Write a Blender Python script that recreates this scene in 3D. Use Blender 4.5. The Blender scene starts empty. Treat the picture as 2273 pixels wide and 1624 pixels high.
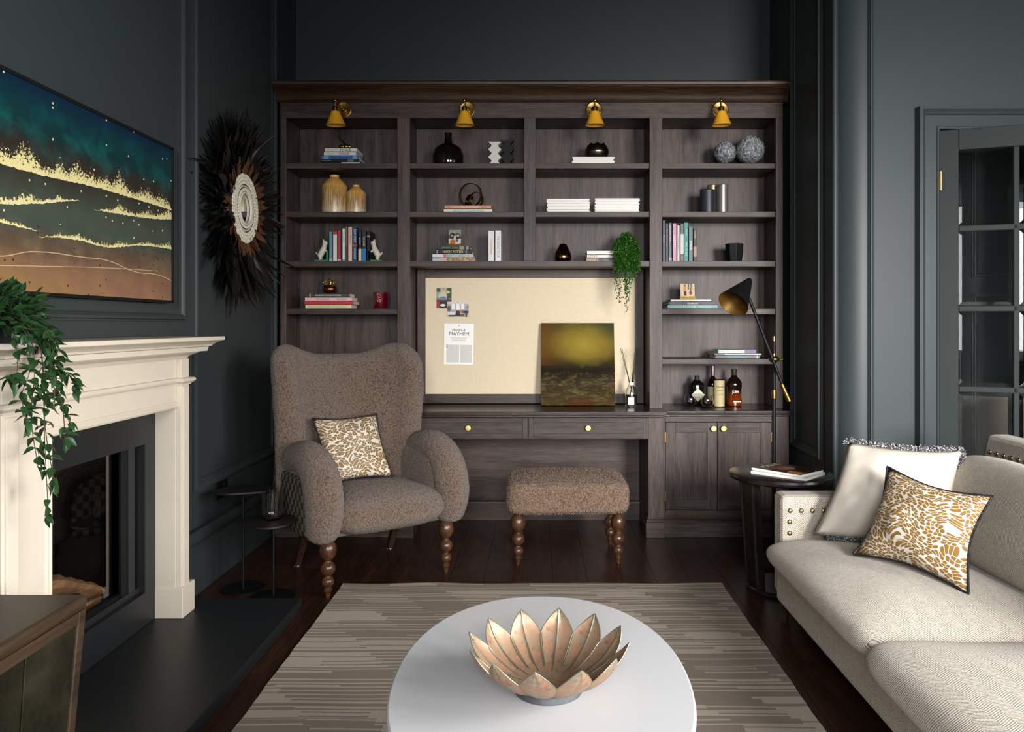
import bpy, bmesh, math, random
from mathutils import Vector, Matrix
random.seed(7)
sc = bpy.context.scene
C = sc.collection
R = math.radians
PI = math.pi

# ------------------------------------------------------------------ camera
F = 1729.0          # focal length in pixels of the 2273 x 1624 frame
CX, CY, EYE = 1197.0, 720.0, 1.32
cam_d = bpy.data.cameras.new('camera')
cam_d.sensor_fit = 'HORIZONTAL'; cam_d.sensor_width = 36.0
cam_d.lens = F / 2273 * 36.0
cam_d.shift_x = -(CX - 1136.5) / 2273
cam_d.shift_y = -(812.0 - CY) / 2273
cam_d.clip_start = 0.05
cam = bpy.data.objects.new('camera', cam_d); C.objects.link(cam)
cam.location = (0, 0, EYE); cam.rotation_euler = (R(90), 0, 0)
sc.camera = cam

# ------------------------------------------------------------------ light
sc.view_settings.view_transform = 'Standard'
try: sc.view_settings.look = 'None'
except Exception: pass
sc.view_settings.gamma = 1.0
sc.view_settings.use_curve_mapping = False
sc.view_settings.exposure = 0.32
w = bpy.data.worlds.new('overcast_sky'); sc.world = w; w.use_nodes = True
w.node_tree.nodes['Background'].inputs[0].default_value = (0.62, 0.74, 0.9, 1)
w.node_tree.nodes['Background'].inputs[1].default_value = 0.6

def window_light(name, loc, rot, sx, sy, power, col, spread):
    l = bpy.data.lights.new(name, 'AREA'); l.shape = 'RECTANGLE'
    l.size = sx; l.size_y = sy; l.energy = power; l.color = col; l.spread = R(spread)
    o = bpy.data.objects.new(name, l); C.objects.link(o)
    o.location = loc; o.rotation_euler = rot
    return o
# daylight entering through a right-wall window and the windows behind the camera;
# skylight comes from above, so it leaves the windows pointing a little downwards
window_light('window_daylight_right', (3.36, 1.45, 1.65), (R(72), 0, R(90)), 1.5, 1.45, 60, (1.0, 0.975, 0.945), 92)
window_light('window_daylight_right_near', (3.36, -.7, 1.65), (R(72), 0, R(80)), 1.5, 1.45, 74, (1.0, 0.975, 0.945), 92)  # second right-hand window light, added to split and soften cast shadows
window_light('window_daylight_rear_right', (2.50, -1.66, 1.85), (R(75), 0, 0), 1.3, 1.75, 116, (1.0, 0.98, 0.96), 72)
window_light('window_daylight_rear', (.05, -1.66, 1.85), (R(75), 0, 0), 1.3, 1.75, 38, (0.97, 0.98, 1.0), 84)

# ------------------------------------------------------------------ helpers
def at(px, py, Y):
    s = F / Y
    return Vector(((px - CX) / s, Y, EYE - (py - CY) / s))
def zz(py, Y): return EYE - (py - CY) * Y / F
def xx(px, Y): return (px - CX) * Y / F

WM = {}
def wm(o): return WM.get(o.name, Matrix.Identity(4))

def tag(o, label=None, cat=None, group=None, kind=None):
    if label: o['label'] = label
    if cat: o['category'] = cat
    if group: o['group'] = group
    if kind: o['kind'] = kind
    return o

def thing(name, label, cat, loc=(0, 0, 0), rz=0.0, group=None, kind=None):
    o = bpy.data.objects.new(name, None); C.objects.link(o)
    o.empty_display_size = 0.05
    o.location = loc; o.rotation_euler = (0, 0, rz)
    WM[o.name] = Matrix.Translation(Vector(loc)) @ Matrix.Rotation(rz, 4, 'Z')
    return tag(o, label, cat, group, kind)

class MB:
    """collects geometry for ONE mesh object"""
    def __init__(s):
        s.v = []; s.f = []; s.mi = []; s.uv = []; s.m = 0; s.hasuv = False
    def add(s, vs, fs, M=None, uv=None):
        b = len(s.v)
        for p in vs:
            p = Vector(p)
            s.v.append(M @ p if M else p)
        if uv: s.uv += list(uv); s.hasuv = True
        else: s.uv += [(0, 0)] * len(vs)
        for f in fs:
            s.f.append([b + i for i in f]); s.mi.append(s.m)
        return s
    def box(s, x0, x1, y0, y1, z0, z1, M=None):
        if x0 > x1: x0, x1 = x1, x0
        if y0 > y1: y0, y1 = y1, y0
        if z0 > z1: z0, z1 = z1, z0
        vs = [(x0,y0,z0),(x1,y0,z0),(x1,y1,z0),(x0,y1,z0),(x0,y0,z1),(x1,y0,z1),(x1,y1,z1),(x0,y1,z1)]
        fs = [(0,3,2,1),(4,5,6,7),(0,1,5,4),(1,2,6,5),(2,3,7,6),(3,0,4,7)]
        return s.add(vs, fs, M, [(v[0]-x0, v[2]-z0) for v in vs])
    def lathe(s, prof, n=24, c=(0, 0, 0), M=None, cap=True):
        c = Vector(c); vs = []; fs = []
        k = len(prof)
        for i in range(n):
            a = 2 * PI * i / n
            for r, z in prof: vs.append(c + Vector((r * math.cos(a), r * math.sin(a), z)))
        for i in range(n):
            j = (i + 1) % n
            for q in range(k - 1): fs.append((i*k+q, j*k+q, j*k+q+1, i*k+q+1))
        if cap:
            if prof[0][0] > 1e-5: fs.append([i*k for i in range(n)][::-1])
            if prof[-1][0] > 1e-5: fs.append([i*k+k-1 for i in range(n)])
        return s.add(vs, fs, M)
    def cyl(s, p0, p1, r0, r1=None, n=16):
        p0 = Vector(p0); p1 = Vector(p1); r1 = r0 if r1 is None else r1
        d = p1 - p0; q = d.to_track_quat('Z', 'Y').to_matrix().to_4x4()
        return s.lathe([(r0, 0), (r1, d.length)], n, M=Matrix.Translation(p0) @ q)
    def tube(s, path, rad, n=8, cap=True, flat=1.0, up=None):
        path = [Vector(p) for p in path]; m = len(path); vs = []; fs = []
        prev = None
        for i, p in enumerate(path):
            t = (path[min(i+1, m-1)] - path[max(i-1, 0)])
            if t.length < 1e-9: t = Vector((0, 0, 1))
            t.normalize()
            ref = Vector(up) if up is not None else (prev if prev is not None else Vector((0.13, 0.31, 1)))
            a = ref - t * ref.dot(t)
            if a.length < 1e-4: a = t.orthogonal()
            a.normalize(); b = t.cross(a)
            if up is None: prev = a
            r = rad[i] if isinstance(rad, (list, tuple)) else rad
            for k in range(n):
                an = 2 * PI * k / n
                vs.append(p + a * math.cos(an) * r + b * math.sin(an) * r * flat)
        for i in range(m - 1):
            for k in range(n):
                fs.append((i*n+k, i*n+(k+1) % n, (i+1)*n+(k+1) % n, (i+1)*n+k))
        if cap:
            fs.append(list(range(n))[::-1]); fs.append([(m-1)*n+k for k in range(n)])
        return s.add(vs, fs)
    def sweep(s, prof, p0, p1, across, out):
        """straight moulding: profile points (a, b) -> across*a + out*b"""
        p0 = Vector(p0); p1 = Vector(p1); c = Vector(across); o = Vector(out); n = len(prof)
        vs = [p0 + c*a + o*b for a, b in prof] + [p1 + c*a + o*b for a, b in prof]
        fs = [(i, (i+1) % n, n+(i+1) % n, n+i) for i in range(n)]
        fs += [list(range(n))[::-1], list(range(n, 2*n))]
        return s.add(vs, fs)
    def grid(s, nu, nv, fn, closeu=False, uv=False):
        vs = []; fs = []; uvs = []
        cu = nu if closeu else nu + 1
        for i in range(cu):
            for j in range(nv + 1):
                vs.append(fn(i / nu, j / nv)); uvs.append((i / nu, j / nv))
        k = nv + 1
        for i in range(nu):
            i2 = (i + 1) % cu
            for j in range(nv): fs.append((i*k+j, i2*k+j, i2*k+j+1, i*k+j+1))
        return s.add(vs, fs, None, uvs if uv else None)
    def poly(s, pts, thick_vec):
        t = Vector(thick_vec); n = len(pts); pts = [Vector(p) for p in pts]
        vs = pts + [p + t for p in pts]
        fs = [list(range(n)), list(range(n, 2*n))[::-1]] + [(i, n+i, n+(i+1) % n, (i+1) % n) for i in range(n)]
        return s.add(vs, fs)
    def ell(s, c, r, n=16, m=10, M=None):
        c = Vector(c)
        vs = []; fs = []
        for j in range(m + 1):
            t = PI * j / m
            for i in range(n):
                a = 2 * PI * i / n
                p = Vector((r[0]*math.sin(t)*math.cos(a), r[1]*math.sin(t)*math.sin(a), r[2]*math.cos(t)))
                vs.append(c + (M @ p if M else p))
        for j in range(m):
            for i in range(n): fs.append((j*n+i, (j+1)*n+i, (j+1)*n+(i+1) % n, j*n+(i+1) % n))
        return s.add(vs, fs)
    def mesh(s, name, inv=None, smooth=None, fix=True):
        me = bpy.data.meshes.new(name)
        vs = [inv @ p for p in s.v] if inv else s.v
        me.from_pydata([tuple(p) for p in vs], [], s.f)
        me.update()
        if any(s.mi): me.polygons.foreach_set('material_index', s.mi)
        if s.hasuv:
            l = me.uv_layers.new(name='UVMap'); d = []
            for lp in me.loops: d += s.uv[lp.vertex_index]
            l.data.foreach_set('uv', d)
        if fix:
            bm = bmesh.new(); bm.from_mesh(me)
            bmesh.ops.recalc_face_normals(bm, faces=bm.faces); bm.to_mesh(me); bm.free()
        if smooth:
            me.shade_smooth()
            if smooth < 179: me.set_sharp_from_angle(angle=R(smooth))
        return me
    def build(s, name, mat, parent=None, loc=None, smooth=None, bevel=0, local=False, fix=True, sub=0):
        if parent is not None:
            inv = None if local else wm(parent).inverted()
        else:
            loc = Vector(loc) if loc is not None else Vector((0, 0, 0))
            inv = Matrix.Translation(-loc)
        me = s.mesh(name, inv, smooth, fix)
        o = bpy.data.objects.new(name, me); C.objects.link(o)
        for m_ in (mat if isinstance(mat, (list, tuple)) else [mat]): me.materials.append(m_)
        if parent is not None:
            o.parent = parent; WM[o.name] = wm(parent)
        else:
            o.location = loc; WM[o.name] = Matrix.Translation(loc)
        if sub:
            md = o.modifiers.new('smooth', 'SUBSURF'); md.levels = sub; md.render_levels = sub
        if bevel:
            md = o.modifiers.new('edge', 'BEVEL'); md.width = bevel; md.segments = 2
            md.limit_method = 'ANGLE'; md.angle_limit = R(40)
        return o

def link_mesh(name, me, parent, M):
    """one more piece sharing mesh data; M is in the parent's frame"""
    o = bpy.data.objects.new(name, me); C.objects.link(o)
    o.parent = parent; o.matrix_basis = M
    return o

def sp(pts, n=8):
    """Catmull-Rom through points (tuples of any dim)"""
    P = [Vector(p) for p in pts]; P = [P[0]*2 - P[1]] + P + [P[-1]*2 - P[-2]]; out = []
    for i in range(1, len(P) - 2):
        for k in range(n):
            t = k / n
            out.append(0.5*((2*P[i]) + (P[i+1]-P[i-1])*t + (2*P[i-1]-5*P[i]+4*P[i+1]-P[i+2])*t*t + (3*P[i]-P[i-1]-3*P[i+1]+P[i+2])*t**3))
    out.append(P[-2]); return out

def frame_to(p, x, y):
    """matrix with given x and y axes at p"""
    x = Vector(x).normalized(); y = Vector(y); z = x.cross(y).normalized(); y = z.cross(x)
    return Matrix(((x[0], y[0], z[0], p[0]), (x[1], y[1], z[1], p[1]), (x[2], y[2], z[2], p[2]), (0, 0, 0, 1)))

_txt = {}
def text(parent, s, M, width, height, mat, name='title'):
    """flat printed lettering; M: world frame at the centre, x = reading direction"""
    key = s
    if key not in _txt:
        cu = bpy.data.curves.new('lettering', 'FONT'); cu.body = s; cu.resolution_u = 2
        cu.align_x = 'CENTER'; cu.align_y = 'CENTER'
        o = bpy.data.objects.new('lettering', cu); C.objects.link(o)
        dg = bpy.context.evaluated_depsgraph_get(); dg.update()
        me0 = bpy.data.meshes.new_from_object(o.evaluated_get(dg))
        vs = [v.co.copy() for v in me0.vertices]; fs = [list(p.vertices) for p in me0.polygons]
        bpy.data.objects.remove(o); bpy.data.curves.remove(cu); bpy.data.meshes.remove(me0)
        x0 = min(v.x for v in vs); x1 = max(v.x for v in vs); y0 = min(v.y for v in vs); y1 = max(v.y for v in vs)
        _txt[key] = ([((v.x-(x0+x1)/2)/(x1-x0), (v.y-(y0+y1)/2)/(y1-y0)) for v in vs], fs, (x1-x0)/(y1-y0))
    vs, fs, asp = _txt[key]
    h = min(height, width / asp * 1.35); wd = min(width, h * asp * 1.15)
    mb = MB(); mb.add([M @ Vector((a*wd, b*h, 0)) for a, b in vs], fs)
    return mb.build(name, mat, parent, fix=False)

# ------------------------------------------------------------------ materials
def lin(c):
    if isinstance(c, str):
        c = c.lstrip('#'); c = [int(c[i:i+2], 16) / 255 for i in (0, 2, 4)]
        c = [x/12.92 if x <= 0.04045 else ((x+0.055)/1.055)**2.4 for x in c]
    return (c[0], c[1], c[2], 1)

class NT:
    def __init__(s, name):
        s.mat = bpy.data.materials.new(name); s.mat.use_nodes = True
        s.t = s.mat.node_tree; s.b = s.t.nodes['Principled BSDF']
    def n(s, ty, ins=None, **kw):
        nd = s.t.nodes.new('ShaderNode' + ty)
        for k, v in kw.items(): setattr(nd, k, v)
        for k, v in (ins or {}).items(): s.set(nd.inputs[k], v)
        return nd
    def set(s, sock, v):
        if hasattr(v, 'outputs'): v = v.outputs[0]
        if isinstance(v, bpy.types.NodeSocket): s.t.links.new(v, sock)
        elif isinstance(v, str): sock.default_value = lin(v)
        else: sock.default_value = v
    def p(s, **kw):
        for k, v in kw.items(): s.set(s.b.inputs[k.replace('_', ' ')], v)
    def math(s, op, a, b=0.0, c=0.0, clamp=False):
        nd = s.n('Math', {0: a, 1: b, 2: c}, operation=op); nd.use_clamp = clamp
        return nd.outputs[0]
    def mix(s, f, a, b, blend='MIX'):
        nd = s.t.nodes.new('ShaderNodeMix'); nd.data_type = 'RGBA'; nd.blend_type = blend
        s.set(nd.inputs[0], f); s.set(nd.inputs[6], a); s.set(nd.inputs[7], b)
        return nd.outputs[2]
    def ramp(s, f, stops, interp='LINEAR'):
        nd = s.n('ValToRGB', {0: f}); cr = nd.color_ramp; cr.interpolation = interp
        while len(cr.elements) < len(stops): cr.elements.new(0.5)
        for e, (p_, c_) in zip(cr.elements, stops):
            e.position = p_; e.color = lin(c_)
        return nd.outputs[0]
    def obj(s, scale=(1, 1, 1), rot=(0, 0, 0), src='Object'):
        tc = s.n('TexCoord'); mp = s.n('Mapping', {'Scale': scale, 'Rotation': rot})
        s.t.links.new(tc.outputs[src], mp.inputs[0]); return mp.outputs[0]
    def noise(s, vec, scale, detail=3, rough=0.5, dist=0.0):
        return s.n('TexNoise', {'Vector': vec, 'Scale': scale, 'Detail': detail, 'Roughness': rough, 'Distortion': dist}).outputs[0]
    def bump(s, h, strength=0.3, dist=0.01):
        b = s.n('Bump', {'Height': h, 'Strength': strength, 'Distance': dist})
        s.set(s.b.inputs['Normal'], b)
    def sep(s, vec):
        return s.n('SeparateXYZ', {0: vec}).outputs

def M(name, col, rough=0.5, metal=0.0, spec=0.5, var=0.0, vs=12, bump=0.0, bs=200, trans=0.0, ior=1.45, emit=None, es=0, coat=0, sheen=0, alpha=1.0):
    m = NT(name); m.p(Roughness=rough, Metallic=metal, IOR=ior)
    m.p(Specular_IOR_Level=spec)
    c = lin(col)
    if var:
        v = m.obj(); f = m.noise(v, vs, 4)
        a = tuple(x*(1-var) for x in c[:3]) + (1,); b = tuple(min(1, x*(1+var)) for x in c[:3]) + (1,)
        m.p(Base_Color=m.mix(f, a, b))
    else: m.p(Base_Color=c)
    if bump: m.bump(m.noise(m.obj(), bs, 3), bump, 0.002)
    if trans: m.p(Transmission_Weight=trans)
    if coat: m.p(Coat_Weight=coat, Coat_Roughness=0.1)
    if sheen: m.p(Sheen_Weight=sheen, Sheen_Roughness=0.4)
    if emit: m.p(Emission_Color=lin(emit), Emission_Strength=es)
    m.mat.diffuse_color = c
    return m.mat

def wood(name, dark, light, axis='z', rough=0.45, spec=0.3, sc_=26, bump=0.25):
    m = NT(name); k = {'x': (0.07, 1, 1), 'y': (1, 0.07, 1), 'z': (1, 1, 0.07)}[axis]
    v = m.obj(k); big = m.noise(v, 4, 3, 0.5, 1.5); fine = m.noise(v, sc_ * 6, 5, 0.65)
    mid = m.noise(v, sc_, 4, 0.6, 0.8)
    f = m.math('ADD', m.math('MULTIPLY', fine, 0.5), m.math('MULTIPLY', mid, 0.5))
    f = m.math('ADD', m.math('MULTIPLY', f, 0.75), m.math('MULTIPLY', big, 0.25))
    m.p(Base_Color=m.ramp(f, [(0.40, dark), (0.60, light)]), Roughness=rough, Specular_IOR_Level=spec)
    m.bump(fine, bump, 0.0015)
    return m.mat

mt = {}
mt['wall'] = M('dark_green_paint', '#33393a', 0.45, spec=0.35, var=0.05, vs=6, bump=0.05, bs=120)
mt['gloss'] = M('dark_green_gloss_paint', '#353b3d', 0.3, spec=0.5, bump=0.04, bs=90)
mt['ceil'] = M('ceiling_paint', '#303434', 0.8, spec=0.1)
mt['woodv'] = wood('smoked_oak_vertical', '#2c2320', '#564843', 'z')
mt['woodh'] = wood('smoked_oak_horizontal', '#2a211d', '#52433d', 'x')
mt['crown'] = wood('polished_brown_oak', '#20130c', '#45301f', 'x', .35)
mt['woodtop'] = wood('smoked_oak_worktop', '#1e1614', '#352a27', 'x', 0.25, 0.5)
mt['plank'] = wood('dark_floor_board', '#20110b', '#3f261b', 'y', 0.3, 0.45, 16, 0.15)
mt['gap'] = M('floor_gap', '#100a08', 0.8)
mt['brass'] = M('antique_brass', '#9c7a42', 0.28, 1.0)
mt['brassp'] = M('polished_brass', '#d3b064', 0.22, 1.0)
mt['black'] = M('black_metal', '#0a0a0b', 0.5, spec=0.3)
mt['blackmat'] = M('matt_black', '#0c0d0e', 0.6, spec=0.3)
mt['glass'] = M('clear_glass', '#ffffff', 0.0, trans=1.0, ior=1.45)
mt['white'] = M('white_paper', '#e9e6df', 0.6, spec=0.2)
mt['page'] = M('page_edges', '#d9d2c4', 0.8, spec=0.1)
mt['ink'] = M('black_ink', '#1b1b1b', 0.6)
mt['inkw'] = M('white_ink', '#ecebe6', 0.6)
# ================================================================== the room
XL, YB, XA, YD, XR, YN, ZC = -1.69, 5.41, 1.60, 4.21, 3.42, -1.72, 3.78
def slab(name, x0, x1, y0, y1, z0, z1, mat, lab):
    mb = MB(); mb.box(x0, x1, y0, y1, z0, z1)
    return tag(mb.build(name, mat, None, ((x0+x1)/2, (y0+y1)/2, z0)), lab, None, None, 'structure')
OGEE = [(0, 0), (0, .010), (.007, .012), (.010, .022), (.020, .024), (.030, .018), (.036, .011), (.048, .008), (.055, .008), (.055, 0)]
BEAD = [(0, 0), (0, .012), (.006, .02), (.014, .022), (.022, .02), (.028, .012), (.028, 0)]
def rect_mould(parent, plane, c, a0, a1, z0, z1, out, prof=OGEE, name='panel_moulding', mat=None):
    """rectangular wall frame; plane 'x': wall at X=c running along Y, plane 'y': wall at Y=c running along X"""
    mb = MB(); o = Vector(out)
    P = (lambda a, z: Vector((c, a, z))) if plane == 'x' else (lambda a, z: Vector((a, c, z)))
    A = Vector((0, 1, 0)) if plane == 'x' else Vector((1, 0, 0)); Z = Vector((0, 0, 1))
    n = len(prof); vs = []; fs = []
    for a, b in prof:
        vs += [P(a0+a, z0+a) + o*b, P(a1-a, z0+a) + o*b, P(a1-a, z1-a) + o*b, P(a0+a, z1-a) + o*b]
    for i in range(n-1):
        for q in range(4): fs.append((i*4+q, i*4+(q+1) % 4, (i+1)*4+(q+1) % 4, (i+1)*4+q))
    mb.add(vs, fs)
    return mb.build(name, mat or mt['wall'], parent, smooth=35)

# floor with individual boards
fl = slab('floor', XL-.1, XR+.1, YN-.1, 5.7, -.06, -.006, mt['gap'], 'dark stained timber floor of long boards')
rnd = random.Random(3)
bw = 0.178
i = 0; x = XL - .02
lens = {}
while x < XR:
    y = -.9 - rnd.random() * .5 if x < 1.9 else -.9
    while y < 5.5:
        L = rnd.choice((1.15, 1.35, 1.55, 1.75))
        key = L
        if key not in lens:
            mb = MB(); mb.box(.0009, bw-.0009, .0009, L-.0009, -.012, 0)
            me = mb.mesh('plank'); me.materials.append(mt['plank']); lens[key] = me
        o = link_mesh('plank', lens[key], fl, wm(fl).inverted() @ Matrix.Translation((x, y, rnd.uniform(-.0008, .0002))))
        y += L
    x += bw

ce = slab('ceiling', XL-.1, XR+.1, YN-.1, 5.7, ZC, ZC+.1, mt['ceil'], 'dark painted ceiling')
wl = slab('wall_left', XL-.12, XL, 3.21, YB, 0, ZC, mt['wall'], 'dark green panelled wall with fireplace')
# the wall has the fire recess cut out of it
mb = MB(); mb.box(XL-.12, XL, YN, 2.53, 0, ZC); mb.box(XL-.12, XL, 2.53, 3.21, .83, ZC); mb.box(XL-.12, XL, 2.53, 3.21, 0, .19)
mb.build('wall_section', mt['wall'], wl)
rect_mould(wl, 'x', XL, 2.0, 3.69, 1.335, 3.3, (1, 0, 0))
rect_mould(wl, 'x', XL, 3.79, 4.97, .50, 3.5, (1, 0, 0))
bb = MB()
SK = [(0, 0), (.25, 0), (.25, .012), (.262, .016), (.275, .03), (.295, .034), (.31, .02), (.32, .014), (.32, 0)]
def skirting(name, p0, p1, out, lab):
    mb = MB(); mb.sweep([(a, b + .018) if b > 0 or 0 < i < len(SK)-1 else (a, b) for i, (a, b) in enumerate([(0, 0), (0, .0001)] + SK[1:])], p0, p1, (0, 0, 1), out)
    return tag(mb.build(name, mt['wall'], None, p0, smooth=30), lab, None, None, 'structure')
skirting('baseboard_left', (XL, 3.46, 0), (XL, 4.86, 0), (1, 0, 0), 'tall dark green baseboard along left wall')
wb = slab('wall_back', XL-.12, XA+.1, YB, YB+.12, 0, ZC, mt['wall'], 'dark green wall behind the bookcase')
wa = slab('wall_alcove', XA, XA+.16, 4.36, YB, 0, ZC, mt['wall'], 'dark green side wall of the bookcase alcove')
rect_mould(wa, 'x', XA, 4.40, 4.92, .55, 3.5, (-1, 0, 0))
# rounded corner between alcove and door wall
mb = MB()
def rc(u, v):
    a = u * PI / 2
    return Vector((1.775 - .15*math.cos(a), 4.36 - .15*math.sin(a), v * ZC))
mb.grid(14, 1, rc)
mb.add([(1.60, 4.36, 0), (1.625, 4.36, 0), (1.625, 4.36, ZC), (1.60, 4.36, ZC)], [(0, 1, 2, 3)])
mb.build('rounded_corner', mt['wall'], wa, smooth=60)
mb = MB(); mb.sweep(BEAD, (1.598, 4.255, 0), (1.598, 4.255, ZC), (1, .0, 0), (0, -1, 0)); mb.box(1.60, 1.63, 4.25, 4.37, 0, ZC)
mb.build('corner_bead', mt['wall'], wa, smooth=40)
# door wall
DX0, DX1, DZ = 2.15, 2.875, 2.37
wd = slab('wall_door', 1.775, DX0-.005, YD, YD+.14, 0, ZC, mt['wall'], 'dark green wall with glazed door')
mb = MB(); mb.box(DX0-.005, DX1+.005, YD, YD+.14, DZ+.005, ZC); mb.box(DX1+.005, XR+.1, YD, YD+.14, 0, ZC)
mb.build('wall_section', mt['wall'], wd)
mb = MB(); mb.sweep(OGEE, (1.775, YD, 0), (1.775, YD, ZC), (.62, 0, 0), (0, -1, 0)); mb.build('panel_moulding', mt['wall'], wd, smooth=35)
# hallway beyond the door
hb = slab('wall_hall', 1.76, XR+.1, 5.05, 5.15, 0, ZC, mt['wall'], 'dark panelled hallway wall seen through the door glass')
rect_mould(hb, 'y', 5.05, 2.80, 3.12, 1.62, 2.62, (0, -1, 0))
rect_mould(hb, 'y', 5.05, 2.80, 3.12, .42, 1.52, (0, -1, 0))
rect_mould(hb, 'y', 5.05, 2.20, 2.66, .42, 2.62, (0, -1, 0))
# right wall with a tall window, wall behind the camera with another one
def win_wall(name, plane, c, a0, a1, w0, w1, z0, z1, th, lab):
    mb = MB()
    B = (lambda u0, u1, q0, q1: mb.box(c, c+th, u0, u1, q0, q1)) if plane == 'x' else (lambda u0, u1, q0, q1: mb.box(u0, u1, c, c+th, q0, q1))
    B(a0, w0, 0, ZC); B(w1, a1, 0, ZC); B(w0, w1, 0, z0); B(w0, w1, z1, ZC)
    return tag(mb.build(name, mt['wall'], None, (c, a0, 0) if plane == 'x' else (a0, c, 0)), lab, None, None, 'structure')
wr = win_wall('wall_right', 'x', XR, .35, 5.15, .65, 2.25, .9, 3.0, .14, 'dark green right wall with tall windows')
mb = MB(); mb.box(XR, XR+.14, YN, -1.5, 0, ZC); mb.box(XR, XR+.14, .1, .35, 0, ZC); mb.box(XR, XR+.14, -1.5, .1, 0, .9); mb.box(XR, XR+.14, -1.5, .1, 3.0, ZC); mb.build('wall_section', mt['wall'], wr)  # wall around the opening of the added near window

wn_ = win_wall('wall_near', 'y', YN, XL-.12, 1.3, -.65, .75, .9, 3.0, -.14, 'dark green wall behind the camera with a tall window')
mb = MB(); mb.box(1.3, 1.80, YN, YN-.14, 0, ZC); mb.box(3.20, XR+.14, YN, YN-.14, 0, ZC); mb.box(1.80, 3.20, YN, YN-.14, 0, .9); mb.box(1.80, 3.20, YN, YN-.14, 3.0, ZC); mb.build('wall_section', mt['wall'], wn_)
mt['winw'] = M('white_window_paint', '#d8d6cf', 0.4)
for k, (plane, c, a0, a1) in enumerate((('x', XR+.02, .65, 2.25), ('y', YN-.02, 1.80, 3.20), ('x', XR+.02, -1.5, .1), ('y', YN-.02, -.65, .75))):  # third frame belongs to the added near window
    z0, z1 = .9, 3.0; mb = MB()
    def bar(u0, u1, q0, q1):
        if plane == 'x': mb.box(c-.01, c+.035, u0, u1, q0, q1)
        else: mb.box(u0, u1, c-.035, c+.01, q0, q1)
    bar(a0, a0+.06, z0, z1); bar(a1-.06, a1, z0, z1); bar(a0, a1, z0, z0+.06); bar(a0, a1, z1-.06, z1)
    bar(a0, a1, 1.95, 2.0)
    for q in (1, 2): bar(a0+(a1-a0)*q/3-.012, a0+(a1-a0)*q/3+.012, z0, z1)
    wn = tag(mb.build('window_%d' % (k+1), mt['winw'], None, (c, (a0+a1)/2, z0) if plane == 'x' else ((a0+a1)/2, c, z0)), 'tall white sash window frame', None, None, 'structure')

# ------------------------------------------------------------------ door
d1 = thing('door_1', 'dark green glazed door standing ajar in its moulded frame', None, (DX0, YD, 0), 0, None, 'structure')
ARCH = [(0, 0), (0, .028), (.012, .03), (.016, .022), (.075, .022), (.08, .034), (.092, .04), (.1, .052), (.118, .052), (.118, 0)]
mb = MB(); vs = []; fs = []
for a, b in ARCH: vs += [(DX0-a, YD-b, 0), (DX0-a, YD-b, DZ+a), (DX1+a, YD-b, DZ+a), (DX1+a, YD-b, 0)]
for i in range(len(ARCH)-1):
    for q in range(3): fs.append((i*4+q, i*4+q+1, (i+1)*4+q+1, (i+1)*4+q))
mb.add(vs, fs); mb.build('architrave', mt['gloss'], d1, smooth=30)
mb = MB(); mb.box(DX0-.004, DX0+.018, YD+.04, YD+.14, 0, DZ); mb.box(DX1-.018, DX1+.004, YD+.04, YD+.14, 0, DZ); mb.box(DX0, DX1, YD+.04, YD+.14, DZ-.018, DZ+.004)
mb.build('door_lining', mt['gloss'], d1)
LA = R(-20); LW = .72
Ld = Matrix.Translation((DX0+.004, YD-.012, 0)) @ Matrix.Rotation(LA, 4, 'Z')
def ldbox(mb, t0, t1, n0, n1, z0, z1): mb.box(t0, t1, n0, n1, z0, z1, Ld)
mb = MB(); st = .092
ldbox(mb, 0, st, -.02, .02, .01, DZ-.01); ldbox(mb, LW-st, LW, -.02, .02, .01, DZ-.01)
ldbox(mb, st, LW-st, -.02, .02, 2.25, DZ-.01); ldbox(mb, st, LW-st, -.02, .02, .01, .50)
mt['doorp'] = M('green_black_door_paint', '#1f2525', 0.6, spec=0.2)  # leaf and muntins darker and rougher than the frame
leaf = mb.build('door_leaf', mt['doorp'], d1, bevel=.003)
rows = [(2.25, 1.847), (1.815, 1.42), (1.388, .992), (.96, .50)]
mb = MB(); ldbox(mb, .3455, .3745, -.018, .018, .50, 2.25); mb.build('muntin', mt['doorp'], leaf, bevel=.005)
for a, b in zip(rows[:-1], rows[1:]):
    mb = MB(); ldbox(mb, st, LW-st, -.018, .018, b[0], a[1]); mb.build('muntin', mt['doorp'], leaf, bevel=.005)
for (z1, z0) in rows:
    for (t0, t1) in ((st, .3455), (.3745, LW-st)):
        mb = MB(); bv = .02
        for sgn in (-1, 1):
            pass
        o = [(t0, z0), (t1, z0), (t1, z1), (t0, z1)]; i_ = [(t0+bv, z0+bv), (t1-bv, z0+bv), (t1-bv, z1-bv), (t0+bv, z1-bv)]
        vs = [Ld @ Vector((t, -.001, z)) for t, z in o] + [Ld @ Vector((t, -.004, z)) for t, z in i_] + [Ld @ Vector((t, .004, z)) for t, z in o]
        fs = [(4, 5, 6, 7)] + [(q, (q+1) % 4, 4+(q+1) % 4, 4+q) for q in range(4)] + [(8, 11, 10, 9)] + [(q, 8+q, 8+(q+1) % 4, (q+1) % 4) for q in range(4)]
        mb.add(vs, fs); mb.build('pane', mt['glass'], leaf)
for z in (2.09, .30):
    mb = MB(); mb.cyl((DX0+.002, YD-.035, z-.05), (DX0+.002, YD-.035, z+.05), .007); mb.box(DX0-.006, DX0+.004, YD-.032, YD-.01, z-.05, z+.05); mb.build('hinge', mt['brass'], d1)

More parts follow.
